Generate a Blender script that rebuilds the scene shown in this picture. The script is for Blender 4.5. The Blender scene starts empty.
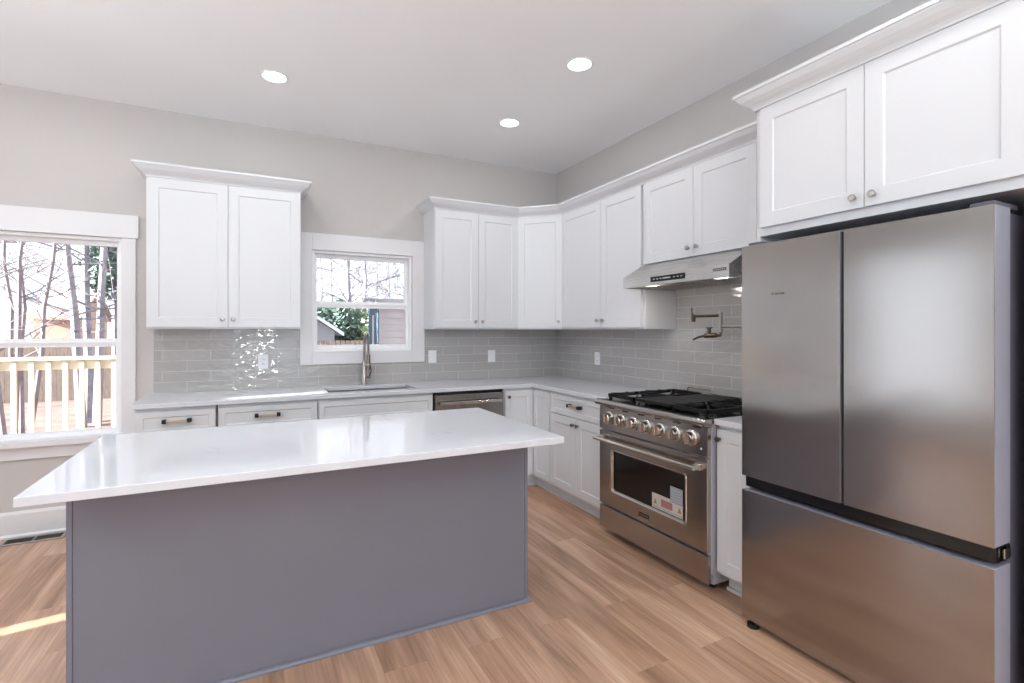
import bpy, bmesh, math, random
from mathutils import Vector, Matrix
PI = math.pi
S = bpy.context.scene
COL = S.collection

# ------------------------------------------------------------------ camera
cd = bpy.data.cameras.new('camera')
cam = bpy.data.objects.new('camera', cd); COL.objects.link(cam)
cam.location = (-2.808, -4.475, 1.373)
cam.rotation_euler = (PI / 2, 0, -math.radians(26.65))
cd.sensor_fit = 'HORIZONTAL'; cd.sensor_width = 36
cd.lens = 506 / 1024 * 36
cd.shift_x = (512 - 507.7) / 1024
cd.shift_y = -(341.5 - 330.8) / 1024
cd.clip_start = 0.02
S.camera = cam

# ------------------------------------------------------------------ world, sun, daylight fill, exposure
W = bpy.data.worlds.new('sky'); S.world = W; W.use_nodes = True
bg = W.node_tree.nodes['Background']
bg.inputs[0].default_value = (0.93, 0.965, 1.0, 1); bg.inputs[1].default_value = 1.6
S.view_settings.view_transform = 'Standard'; S.view_settings.look = 'None'
S.view_settings.gamma = 1; S.view_settings.use_curve_mapping = False
S.view_settings.exposure = 0.02
try:
    S.cycles.use_denoising = True
    S.cycles.max_bounces = 10; S.cycles.diffuse_bounces = 6; S.cycles.glossy_bounces = 5
    S.cycles.transparent_max_bounces = 16
    S.cycles.sample_clamp_indirect = 6
    S.cycles.caustics_reflective = False; S.cycles.caustics_refractive = False
except Exception:
    pass

def lamp(name, kind, loc, direction, energy, color=(1, 1, 1), size=(1, 1), disk=False, spread=None):
    l = bpy.data.lights.new(name, kind); l.energy = energy; l.color = color
    o = bpy.data.objects.new(name, l); COL.objects.link(o); o.location = loc
    o.rotation_euler = Vector(direction).to_track_quat('-Z', 'Y').to_euler()
    if kind == 'AREA':
        if disk:
            l.shape = 'DISK'; l.size = size[0]
        else:
            l.shape = 'RECTANGLE'; l.size = size[0]; l.size_y = size[1]
        if spread: l.spread = spread
    return o
sun = lamp('sun', 'SUN', (-20, -6, 9), (1, 0.14, -0.30), 31.0, (1, 0.96, 0.90)); sun.data.angle = math.radians(0.5)
DAY = (0.80, 0.93, 1.0)
lamp('rear_door_fill', 'AREA', (-2.4, -8.12, 1.1), (0, 1, 0), 7, DAY, (1.8, 2.0))  # area lamp standing in for daylight through the unseen rear door
lamp('rear_clerestory_fill', 'AREA', (-3.0, -8.12, 2.5), (0, 1, 0), 55, (0.90, 0.95, 1.0), (4.3, 0.5))  # fill lamp at an added clerestory behind the viewer
lamp('left_window_fill', 'AREA', (-6.62, -3.9, 1.35), (1, 0, 0), 15, DAY, (2.4, 1.7))  # area lamp added as fill at the unseen left window

# ------------------------------------------------------------------ materials
MATS = {}
def srgb(r, g, b):
    f = lambda c: (c / 255 / 12.92) if c / 255 <= 0.04045 else ((c / 255 + 0.055) / 1.055) ** 2.4
    return (f(r), f(g), f(b), 1)
def mat(name, col, rough=0.5, metal=0.0, spec=0.5, emit=None, estr=0, coat=0, var=0.0, vscale=8, bump=0, bscale=60, stretch=None):
    m = bpy.data.materials.new(name); m.use_nodes = True
    nt = m.node_tree; b = nt.nodes['Principled BSDF']
    b.inputs['Base Color'].default_value = col
    b.inputs['Roughness'].default_value = rough; b.inputs['Metallic'].default_value = metal
    b.inputs['Specular IOR Level'].default_value = spec
    b.inputs['Coat Weight'].default_value = coat; b.inputs['Coat Roughness'].default_value = 0.08
    if emit:
        b.inputs['Emission Color'].default_value = emit; b.inputs['Emission Strength'].default_value = estr
    if var or bump:
        tc = nt.nodes.new('ShaderNodeTexCoord'); src = tc.outputs['Object']
        if stretch:
            mp = nt.nodes.new('ShaderNodeMapping'); mp.inputs['Scale'].default_value = stretch
            nt.links.new(src, mp.inputs['Vector']); src = mp.outputs['Vector']
    if var:
        n = nt.nodes.new('ShaderNodeTexNoise'); n.inputs['Scale'].default_value = vscale; n.inputs['Detail'].default_value = 5
        nt.links.new(src, n.inputs['Vector'])
        r = nt.nodes.new('ShaderNodeMapRange'); r.inputs[1].default_value = 0.3; r.inputs[2].default_value = 0.7
        r.inputs[3].default_value = 1 - var; r.inputs[4].default_value = 1 + var
        nt.links.new(n.outputs['Fac'], r.inputs[0])
        mx = nt.nodes.new('ShaderNodeVectorMath'); mx.operation = 'SCALE'
        mx.inputs[0].default_value = col[:3]; nt.links.new(r.outputs[0], mx.inputs['Scale'])
        nt.links.new(mx.outputs[0], b.inputs['Base Color'])
    if bump:
        n2 = nt.nodes.new('ShaderNodeTexNoise'); n2.inputs['Scale'].default_value = bscale; n2.inputs['Detail'].default_value = 3
        nt.links.new(src, n2.inputs['Vector'])
        bp = nt.nodes.new('ShaderNodeBump'); bp.inputs['Strength'].default_value = bump; bp.inputs['Distance'].default_value = 0.002
        nt.links.new(n2.outputs['Fac'], bp.inputs['Height']); nt.links.new(bp.outputs[0], b.inputs['Normal'])
    MATS[name] = m
    return m

mat('wall_paint', srgb(198, 193, 191), 0.75, var=0.01, vscale=3, bump=0.05, bscale=180)
mat('ceiling_paint', srgb(246, 247, 249), 0.85, var=0.01, vscale=2)
mat('trim_paint', srgb(226, 224, 226), 0.35, var=0.006)
mat('cabinet_paint', srgb(216, 217, 220), 0.32, var=0.005, vscale=4)
mat('cabinet_gap', srgb(120, 120, 124), 0.7, var=0.02)
mat('vinyl', srgb(246, 246, 248), 0.3, var=0.005)
mat('island_paint', srgb(120, 120, 132), 0.42, var=0.015, vscale=3)
mat('black_gloss', srgb(14, 14, 16), 0.12, var=0.02)
mat('black_matte', srgb(18, 18, 20), 0.55, var=0.05)
mat('cast_iron', srgb(13, 13, 15), 0.5, spec=0.3, var=0.1, vscale=60, bump=0.2, bscale=300)
mat('dark_plastic', srgb(88, 85, 96), 0.5, var=0.02)
mat('fridge_side', srgb(150, 149, 162), 0.35, metal=0.2, var=0.01)
mat('range_side', srgb(188, 186, 196), 0.4, metal=0.3, var=0.01)
mat('chrome', srgb(205, 200, 195), 0.15, metal=1.0, var=0.02)
mat('nickel', srgb(180, 175, 170), 0.28, metal=1.0, var=0.03)
mat('bronze', srgb(95, 82, 70), 0.3, metal=0.9, var=0.05)
mat('champagne', srgb(205, 190, 172), 0.42, metal=0.85, var=0.02)
mat('pewter', srgb(120, 112, 106), 0.3, metal=1.0, var=0.03)
mat('white_plastic', srgb(235, 235, 238), 0.35, var=0.005)
mat('grey_plastic', srgb(170, 170, 175), 0.4, var=0.01)
mat('paper', srgb(192, 184, 176), 0.7, var=0.01)
mat('paper_red', srgb(160, 110, 112), 0.7, var=0.02)
mat('paper_orange', srgb(150, 118, 80), 0.7, var=0.02)
mat('paper_grey', srgb(150, 152, 160), 0.7, var=0.03)
mat('lamp_glow', (1, 1, 1, 1), 0.5, emit=(1, 0.98, 0.94, 1), estr=6, var=0.001)
mat('hood_lamp', (1, 1, 1, 1), 0.5, emit=(1, 0.93, 0.78, 1), estr=1.6, var=0.001)
mat('display_text', srgb(170, 175, 180), 0.5, emit=srgb(170, 175, 180), estr=0.25, var=0.01)
mat('deck_wood', srgb(214, 204, 188), 0.7, var=0.06, vscale=5, stretch=(1, 1, 6))
mat('bark', srgb(150, 148, 158), 0.9, var=0.3, vscale=6, bump=0.6, bscale=20)
mat('bark_pale', srgb(142, 132, 138), 0.9, var=0.25, vscale=6)
mat('bark_brown', srgb(150, 118, 105), 0.9, var=0.3, vscale=6)
mat('evergreen', srgb(108, 128, 118), 0.8, var=0.45, vscale=3)
mat('leafy', srgb(140, 154, 130), 0.8, var=0.35, vscale=3)
mat('siding', srgb(184, 180, 184), 0.7, var=0.02)
mat('siding_shade_blue', srgb(58, 84, 104), 0.7, var=0.04)
mat('siding_white', srgb(180, 186, 196), 0.7, var=0.02)
mat('roof_shingle', srgb(120, 120, 126), 0.8, var=0.1, vscale=20)
mat('peach_wall', srgb(200, 172, 156), 0.8, var=0.04)
mat('fence_wood', srgb(130, 116, 108), 0.8, var=0.2, vscale=4, stretch=(4, 1, 1))
mat('leaf_litter', srgb(138, 118, 110), 0.95, var=0.35, vscale=1.6, bump=0.5, bscale=8)

def brushed(name, col, rough, stretch, aniso=0.0, bumpk=0.05, metal=1.0):
    m = mat(name, col, rough, metal=metal)
    nt = m.node_tree; b = nt.nodes['Principled BSDF']
    tc = nt.nodes.new('ShaderNodeTexCoord'); mp = nt.nodes.new('ShaderNodeMapping'); mp.inputs['Scale'].default_value = stretch
    n = nt.nodes.new('ShaderNodeTexNoise'); n.inputs['Scale'].default_value = 1; n.inputs['Detail'].default_value = 6; n.inputs['Roughness'].default_value = 0.65
    nt.links.new(tc.outputs['Object'], mp.inputs['Vector']); nt.links.new(mp.outputs[0], n.inputs['Vector'])
    r = nt.nodes.new('ShaderNodeMapRange'); r.inputs[1].default_value = 0.3; r.inputs[2].default_value = 0.7
    r.inputs[3].default_value = rough * 0.92; r.inputs[4].default_value = rough * 1.08
    nt.links.new(n.outputs['Fac'], r.inputs[0]); nt.links.new(r.outputs[0], b.inputs['Roughness'])
    s = nt.nodes.new('ShaderNodeMapRange'); s.inputs[1].default_value = 0.3; s.inputs[2].default_value = 0.7
    s.inputs[3].default_value = 0.97; s.inputs[4].default_value = 1.02
    nt.links.new(n.outputs['Fac'], s.inputs[0])
    vm = nt.nodes.new('ShaderNodeVectorMath'); vm.operation = 'SCALE'; vm.inputs[0].default_value = col[:3]
    nt.links.new(s.outputs[0], vm.inputs['Scale']); nt.links.new(vm.outputs[0], b.inputs['Base Color'])
    bp = nt.nodes.new('ShaderNodeBump'); bp.inputs['Strength'].default_value = bumpk; bp.inputs['Distance'].default_value = 0.001
    nt.links.new(n.outputs['Fac'], bp.inputs['Height']); nt.links.new(bp.outputs[0], b.inputs['Normal'])
    b.inputs['Anisotropic'].default_value = aniso
    if aniso:
        tg = nt.nodes.new('ShaderNodeTangent'); tg.direction_type = 'RADIAL'; tg.axis = 'Z'; nt.links.new(tg.outputs[0], b.inputs['Tangent'])
    return m
brushed('fridge_steel', srgb(166, 161, 157), 0.17, (1.2, 1.2, 500), bumpk=0.002, aniso=0.3)
brushed('range_steel', srgb(176, 170, 165), 0.24, (1.5, 1.5, 420), bumpk=0.003)
brushed('dishwasher_steel', srgb(150, 147, 145), 0.24, (1.5, 1.5, 420), bumpk=0.003)
brushed('steel', srgb(200, 197, 194), 0.28, (2, 120, 200), bumpk=0.006)

def glass_mat():
    m = bpy.data.materials.new('window_glass'); m.use_nodes = True; nt = m.node_tree; nt.nodes.clear()
    out = nt.nodes.new('ShaderNodeOutputMaterial'); mx = nt.nodes.new('ShaderNodeMixShader')
    t = nt.nodes.new('ShaderNodeBsdfTransparent'); g = nt.nodes.new('ShaderNodeBsdfGlossy'); g.inputs['Roughness'].default_value = 0.02
    t.inputs[0].default_value = (0.96, 0.98, 1, 1)
    fr = nt.nodes.new('ShaderNodeFresnel'); fr.inputs[0].default_value = 1.22
    nt.links.new(fr.outputs[0], mx.inputs[0]); nt.links.new(t.outputs[0], mx.inputs[1]); nt.links.new(g.outputs[0], mx.inputs[2])
    nt.links.new(mx.outputs[0], out.inputs[0]); MATS['window_glass'] = m
glass_mat()

def quartz():
    m = mat('quartz', srgb(218, 219, 224), 0.07, spec=0.55)
    nt = m.node_tree; b = nt.nodes['Principled BSDF']
    tc = nt.nodes.new('ShaderNodeTexCoord')
    n = nt.nodes.new('ShaderNodeTexNoise'); n.inputs['Scale'].default_value = 1.6; n.inputs['Detail'].default_value = 8; n.inputs['Distortion'].default_value = 1.2
    nt.links.new(tc.outputs['Object'], n.inputs['Vector'])
    a = nt.nodes.new('ShaderNodeMath'); a.operation = 'SUBTRACT'; a.inputs[1].default_value = 0.5
    ab = nt.nodes.new('ShaderNodeMath'); ab.operation = 'ABSOLUTE'
    r = nt.nodes.new('ShaderNodeMapRange'); r.inputs[1].default_value = 0; r.inputs[2].default_value = 0.012; r.inputs[3].default_value = 0.5; r.inputs[4].default_value = 0
    nt.links.new(n.outputs['Fac'], a.inputs[0]); nt.links.new(a.outputs[0], ab.inputs[0]); nt.links.new(ab.outputs[0], r.inputs[0])
    n2 = nt.nodes.new('ShaderNodeTexNoise'); n2.inputs['Scale'].default_value = 3
    nt.links.new(tc.outputs['Object'], n2.inputs['Vector'])
    r2 = nt.nodes.new('ShaderNodeMapRange'); r2.inputs[1].default_value = 0.5; r2.inputs[2].default_value = 0.65
    nt.links.new(n2.outputs['Fac'], r2.inputs[0])
    mu = nt.nodes.new('ShaderNodeMath'); mu.operation = 'MULTIPLY'; nt.links.new(r.outputs[0], mu.inputs[0]); nt.links.new(r2.outputs[0], mu.inputs[1])
    mx = nt.nodes.new('ShaderNodeMix'); mx.data_type = 'RGBA'
    mx.inputs[6].default_value = srgb(214, 215, 221); mx.inputs[7].default_value = srgb(176, 176, 186)
    nt.links.new(mu.outputs[0], mx.inputs[0]); nt.links.new(mx.outputs[2], b.inputs['Base Color'])
quartz()

def tile_mat(name, axis):
    m = mat(name, (1, 1, 1, 1), 0.07, spec=0.7)
    nt = m.node_tree; b = nt.nodes['Principled BSDF']
    tc = nt.nodes.new('ShaderNodeTexCoord'); sp = nt.nodes.new('ShaderNodeSeparateXYZ'); cb = nt.nodes.new('ShaderNodeCombineXYZ')
    nt.links.new(tc.outputs['Object'], sp.inputs[0]); nt.links.new(sp.outputs[axis], cb.inputs[0])
    ad = nt.nodes.new('ShaderNodeMath'); ad.operation = 'ADD'; ad.inputs[1].default_value = -0.914 + 0.0785 * 40
    nt.links.new(sp.outputs[2], ad.inputs[0]); nt.links.new(ad.outputs[0], cb.inputs[1])
    br = nt.nodes.new('ShaderNodeTexBrick'); br.offset = 0.5
    br.inputs['Scale'].default_value = 1; br.inputs['Brick Width'].default_value = 0.31; br.inputs['Row Height'].default_value = 0.0785
    br.inputs['Mortar Size'].default_value = 0.0022; br.inputs['Mortar Smooth'].default_value = 0.3; br.inputs['Bias'].default_value = 0
    br.inputs['Color1'].default_value = srgb(170, 167, 165); br.inputs['Color2'].default_value = srgb(178, 175, 173)
    br.inputs['Mortar'].default_value = srgb(196, 194, 193)
    nt.links.new(cb.outputs[0], br.inputs['Vector']); nt.links.new(br.outputs['Color'], b.inputs['Base Color'])
    rr = nt.nodes.new('ShaderNodeMapRange'); rr.inputs[3].default_value = 0.06; rr.inputs[4].default_value = 0.6
    nt.links.new(br.outputs['Fac'], rr.inputs[0]); nt.links.new(rr.outputs[0], b.inputs['Roughness'])
    mp = nt.nodes.new('ShaderNodeMapping'); mp.inputs['Scale'].default_value = (13, 22, 1)
    nt.links.new(cb.outputs[0], mp.inputs[0])
    n = nt.nodes.new('ShaderNodeTexNoise'); n.inputs['Scale'].default_value = 1; n.inputs['Detail'].default_value = 1.0
    nt.links.new(mp.outputs[0], n.inputs['Vector'])
    b1 = nt.nodes.new('ShaderNodeBump'); b1.inputs['Strength'].default_value = 1.0; b1.inputs['Distance'].default_value = 0.0035
    nt.links.new(n.outputs['Fac'], b1.inputs['Height'])
    iv = nt.nodes.new('ShaderNodeMath'); iv.operation = 'SUBTRACT'; iv.inputs[0].default_value = 1; nt.links.new(br.outputs['Fac'], iv.inputs[1])
    b2 = nt.nodes.new('ShaderNodeBump'); b2.inputs['Strength'].default_value = 0.5; b2.inputs['Distance'].default_value = 0.001
    nt.links.new(iv.outputs[0], b2.inputs['Height']); nt.links.new(b1.outputs[0], b2.inputs['Normal'])
    nt.links.new(b2.outputs[0], b.inputs['Normal'])
tile_mat('tile_back', 0); tile_mat('tile_right', 1)

def floor_mat():
    m = mat('oak_planks', (1, 1, 1, 1), 0.26, spec=0.5)
    nt = m.node_tree; b = nt.nodes['Principled BSDF']; N = nt.nodes.new; L = nt.links.new
    tc = N('ShaderNodeTexCoord'); sp = N('ShaderNodeSeparateXYZ'); cb = N('ShaderNodeCombineXYZ')
    L(tc.outputs['Object'], sp.inputs[0]); L(sp.outputs[1], cb.inputs[0]); L(sp.outputs[0], cb.inputs[1])
    br = N('ShaderNodeTexBrick'); br.offset = 0.37; br.offset_frequency = 2
    for k, v in (('Scale', 1), ('Brick Width', 1.22), ('Row Height', 0.18), ('Mortar Size', 0.0012), ('Mortar Smooth', 0.1), ('Bias', 0)): br.inputs[k].default_value = v
    br.inputs['Color1'].default_value = (0, 0, 0, 1); br.inputs['Color2'].default_value = (1, 1, 1, 1); br.inputs['Mortar'].default_value = (0.5, 0.5, 0.5, 1)
    L(cb.outputs[0], br.inputs['Vector'])
    # per-plank shift of the grain
    sh = N('ShaderNodeVectorMath'); sh.operation = 'SCALE'; sh.inputs['Scale'].default_value = 7.3; L(br.outputs['Color'], sh.inputs[0])
    ad = N('ShaderNodeVectorMath'); ad.operation = 'ADD'; L(cb.outputs[0], ad.inputs[0]); L(sh.outputs[0], ad.inputs[1])
    mp = N('ShaderNodeMapping'); mp.inputs['Scale'].default_value = (0.9, 8, 1); L(ad.outputs[0], mp.inputs[0])
    n1 = N('ShaderNodeTexNoise'); n1.inputs['Scale'].default_value = 1; n1.inputs['Detail'].default_value = 6; n1.inputs['Distortion'].default_value = 0.8; L(mp.outputs[0], n1.inputs['Vector'])
    mp2 = N('ShaderNodeMapping'); mp2.inputs['Scale'].default_value = (3, 80, 1); L(ad.outputs[0], mp2.inputs[0])
    n2 = N('ShaderNodeTexNoise'); n2.inputs['Scale'].default_value = 1; n2.inputs['Detail'].default_value = 4; L(mp2.outputs[0], n2.inputs['Vector'])
    rp = N('ShaderNodeValToRGB'); e = rp.color_ramp.elements
    e[0].position = 0.25; e[0].color = srgb(150, 115, 92); e[1].position = 0.75; e[1].color = srgb(220, 182, 154)
    x = e.new(0.5); x.color = srgb(192, 151, 124)
    L(n1.outputs['Fac'], rp.inputs[0])
    r2 = N('ShaderNodeMapRange'); r2.inputs[1].default_value = 0.3; r2.inputs[2].default_value = 0.7; r2.inputs[3].default_value = 0.80; r2.inputs[4].default_value = 1.08
    L(n2.outputs['Fac'], r2.inputs[0])
    s3 = N('ShaderNodeSeparateXYZ'); L(br.outputs['Color'], s3.inputs[0])
    r3 = N('ShaderNodeMapRange'); r3.inputs[3].default_value = 0.93; r3.inputs[4].default_value = 1.07; L(s3.outputs[0], r3.inputs[0])
    m1 = N('ShaderNodeMath'); m1.operation = 'MULTIPLY'; L(r2.outputs[0], m1.inputs[0]); L(r3.outputs[0], m1.inputs[1])
    r4 = N('ShaderNodeMapRange'); r4.inputs[3].default_value = 1; r4.inputs[4].default_value = 0.88; L(br.outputs['Fac'], r4.inputs[0])
    m2 = N('ShaderNodeMath'); m2.operation = 'MULTIPLY'; L(m1.outputs[0], m2.inputs[0]); L(r4.outputs[0], m2.inputs[1])
    sc = N('ShaderNodeVectorMath'); sc.operation = 'SCALE'; L(rp.outputs[0], sc.inputs[0]); L(m2.outputs[0], sc.inputs['Scale'])
    L(sc.outputs[0], b.inputs['Base Color'])
    bp = N('ShaderNodeBump'); bp.inputs['Strength'].default_value = 0.15; bp.inputs['Distance'].default_value = 0.001
    L(n2.outputs['Fac'], bp.inputs['Height']); L(bp.outputs[0], b.inputs['Normal'])
floor_mat()

# ------------------------------------------------------------------ mesh helpers
class MB:
    def __init__(s): s.bm = bmesh.new()
    def face(s, vs):
        try: s.bm.faces.new(vs)
        except ValueError: pass
    def hexa(s, p):
        v = [s.bm.verts.new(q) for q in p]
        for f in ((0, 3, 2, 1), (4, 5, 6, 7), (0, 1, 5, 4), (1, 2, 6, 5), (2, 3, 7, 6), (3, 0, 4, 7)): s.face([v[i] for i in f])
        return s
    def box(s, x0, x1, y0, y1, z0, z1):
        x0, x1 = min(x0, x1), max(x0, x1); y0, y1 = min(y0, y1), max(y0, y1); z0, z1 = min(z0, z1), max(z0, z1)
        return s.hexa([(x0, y0, z0), (x1, y0, z0), (x1, y1, z0), (x0, y1, z0), (x0, y0, z1), (x1, y0, z1), (x1, y1, z1), (x0, y1, z1)])
    def prism(s, pts, z0, z1):              # polygon in xy, extruded in z
        a = [s.bm.verts.new((x, y, z0)) for x, y in pts]; b = [s.bm.verts.new((x, y, z1)) for x, y in pts]
        s.face(a[::-1]); s.face(b); n = len(a)
        for i in range(n): s.face([a[i], a[(i + 1) % n], b[(i + 1) % n], b[i]])
        return s
    def prism_x(s, pts, x0, x1):            # polygon in yz, extruded in x
        a = [s.bm.verts.new((x0, y, z)) for y, z in pts]; b = [s.bm.verts.new((x1, y, z)) for y, z in pts]
        s.face(a[::-1]); s.face(b); n = len(a)
        for i in range(n): s.face([a[i], a[(i + 1) % n], b[(i + 1) % n], b[i]])
        return s
    def rings(s, rs, cap=True, closed=False):
        vs = [[s.bm.verts.new(p) for p in r] for r in rs]; n = len(rs[0])
        for i in range(len(vs) - (0 if closed else 1)):
            A, B = vs[i], vs[(i + 1) % len(vs)]
            for j in range(n): s.face([A[j], A[(j + 1) % n], B[(j + 1) % n], B[j]])
        if cap and not closed: s.face(vs[0][::-1]); s.face(vs[-1])
        return s
    def tube(s, pts, r, seg=10, closed=False):
        pts = [Vector(p) for p in pts]; rr = r if isinstance(r, (list, tuple)) else [r] * len(pts)
        n = len(pts); up = None; rs = []
        for i, p in enumerate(pts):
            a = pts[(i - 1) % n] if (i > 0 or closed) else p; b = pts[(i + 1) % n] if (i < n - 1 or closed) else p
            t = (b - a).normalized()
            if up is None:
                up = Vector((0, 0, 1)) if abs(t.z) < 0.9 else Vector((1, 0, 0))
            u = (up - t * up.dot(t)).normalized(); up = u; w = t.cross(u)
            rs.append([p + (u * math.cos(2 * PI * k / seg) + w * math.sin(2 * PI * k / seg)) * rr[i] for k in range(seg)])
        return s.rings(rs, True, closed)
    def lathe(s, c, axis, prof, seg=24):    # prof: (distance along axis, radius)
        c = Vector(c); ax = Vector(axis).normalized()
        u = ax.orthogonal().normalized(); w = ax.cross(u)
        rs = [[c + ax * d + (u * math.cos(2 * PI * k / seg) + w * math.sin(2 * PI * k / seg)) * max(r, 1e-4) for k in range(seg)] for d, r in prof]
        return s.rings(rs)
    def shaker(s, x0, x1, z0, z1, yf, th=0.02, rail=0.057, rec=0.006, sl=0.005):
        if min(x1 - x0, z1 - z0) < 2.6 * rail: rail = min(x1 - x0, z1 - z0) * 0.26
        R = lambda x0, x1, z0, z1, y: [(x0, y, z0), (x1, y, z0), (x1, y, z1), (x0, y, z1)]
        rs = [R(x0, x1, z0, z1, yf + th), R(x0, x1, z0, z1, yf), R(x0 + rail, x1 - rail, z0 + rail, z1 - rail, yf),
              R(x0 + rail + sl, x1 - rail - sl, z0 + rail + sl, z1 - rail - sl, yf + rec)]
        return s.rings(rs)
    def cells(s, us, vs, mask, w0, w1, f):   # extruded grid cells with shared vertices; f maps (u,v,w) to xyz
        vt = {}
        def V(i, j, k):
            if (i, j, k) not in vt: vt[(i, j, k)] = s.bm.verts.new(f(us[i], vs[j], (w0, w1)[k]))
            return vt[(i, j, k)]
        on = lambda i, j: 0 <= i < len(us) - 1 and 0 <= j < len(vs) - 1 and mask(i, j)
        for i in range(len(us) - 1):
            for j in range(len(vs) - 1):
                if not on(i, j): continue
                for k in (0, 1): s.face([V(i, j, k), V(i + 1, j, k), V(i + 1, j + 1, k), V(i, j + 1, k)])
                if not on(i - 1, j): s.face([V(i, j, 0), V(i, j + 1, 0), V(i, j + 1, 1), V(i, j, 1)])
                if not on(i + 1, j): s.face([V(i + 1, j, 0), V(i + 1, j + 1, 0), V(i + 1, j + 1, 1), V(i + 1, j, 1)])
                if not on(i, j - 1): s.face([V(i, j, 0), V(i + 1, j, 0), V(i + 1, j, 1), V(i, j, 1)])
                if not on(i, j + 1): s.face([V(i, j + 1, 0), V(i + 1, j + 1, 0), V(i + 1, j + 1, 1), V(i, j + 1, 1)])
        return s
    def sweep(s, path, prof):                # open path in xy; profile (outward to the right, z)
        rs = []; n = len(path)
        for i, p in enumerate(path):
            p = Vector(p); ds = []
            if i > 0: ds.append((p - Vector(path[i - 1])).normalized())
            if i < n - 1: ds.append((Vector(path[i + 1]) - p).normalized())
            ns = [Vector((d.y, -d.x)) for d in ds]
            m = ns[0] if len(ns) == 1 else (ns[0] + ns[1]) / (1 + ns[0].dot(ns[1]))
            rs.append([(p.x + m.x * o, p.y + m.y * o, z) for o, z in prof])
        return s.rings(rs)
    def build(s, name, m, parent=None, bevel=0, smooth=False, seg=2, loc=(0, 0, 0)):
        bmesh.ops.recalc_face_normals(s.bm, faces=s.bm.faces)
        me = bpy.data.meshes.new(name); s.bm.to_mesh(me); s.bm.free()
        o = bpy.data.objects.new(name, me); COL.objects.link(o); me.materials.append(MATS[m])
        o.location = loc
        if parent: o.parent = parent
        if smooth:
            for p in me.polygons: p.use_smooth = True
        if bevel:
            b = o.modifiers.new('bevel', 'BEVEL'); b.width = bevel; b.segments = seg; b.limit_method = 'ANGLE'; b.angle_limit = math.radians(40)
        if smooth:
            e = o.modifiers.new('split', 'EDGE_SPLIT'); e.split_angle = math.radians(40)
        return o

def tag(o, label=None, cat=None, group=None, kind=None):
    if label: o['label'] = label
    if cat: o['category'] = cat
    if group: o['group'] = group
    if kind: o['kind'] = kind
    return o
def thing(name, label, cat, loc=(0, 0, 0), rz=0, group=None):
    o = bpy.data.objects.new(name, None); COL.objects.link(o); o.location = loc; o.rotation_euler = (0, 0, rz); o.empty_display_size = 0.05
    return tag(o, label, cat, group)
def structure(o): o['kind'] = 'structure'; return o
def copy_tree(o, parent=None):
    c = o.copy(); COL.objects.link(c); c.parent = parent
    for ch in list(o.children): copy_tree(ch, c)
    return c

# ------------------------------------------------------------------ the room
H = 3.0; XL = -6.5; YF = -8.0
structure(MB().box(XL - 0.15, 0.15, YF - 0.15, 0.15, -0.12, 0).build('floor', 'oak_planks'))
structure(MB().box(XL - 0.15, 0.15, YF - 0.15, 0.15, H, H + 0.12).build('ceiling', 'ceiling_paint'))
def holed_wall(name, u0, u1, holes, w0, w1, f, m='wall_paint'):
    us = sorted(set([u0, u1] + [h[0] for h in holes] + [h[1] for h in holes])); vs = sorted(set([0, H] + [h[2] for h in holes] + [h[3] for h in holes]))
    def mask(i, j):
        cu = (us[i] + us[i + 1]) / 2; cv = (vs[j] + vs[j + 1]) / 2
        return not any(h[0] < cu < h[1] and h[2] < cv < h[3] for h in holes)
    return structure(MB().cells(us, vs, mask, w0, w1, f).build(name, m))
WIN2 = (-2.377, -1.53, 1.197, 2.045)
WIN1 = (-4.56, -3.650, 0.62, 2.035)
WIN1B = (-5.62, -4.73, 0.62, 2.035)
holed_wall('wall_back', XL - 0.15, 0.15, [WIN1B, WIN1, WIN2], 0, 0.15, lambda u, v, w: (u, w, v))
holed_wall('wall_right', YF - 0.15, 0, [], 0, 0.15, lambda u, v, w: (w, u, v))
LW = [(-5.1, -2.7, 0.5, 2.2), (-1.81, -1.71, 0.35, 1.15), (-1.62, -0.30, 0.35, 2.45)]  # unseen openings; narrow slit added to shape the sun stripe on the floor
holed_wall('wall_left', YF - 0.15, 0, LW, XL - 0.15, XL, lambda u, v, w: (w, u, v))
FW = [(-3.3, -1.5, 0.1, 2.1), (-5.2, -0.8, 2.22, 2.78)]  # unseen rear door, and a clerestory added for fill light
holed_wall('wall_front', XL, 0, FW, YF - 0.15, YF, lambda u, v, w: (u, w, v))

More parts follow.
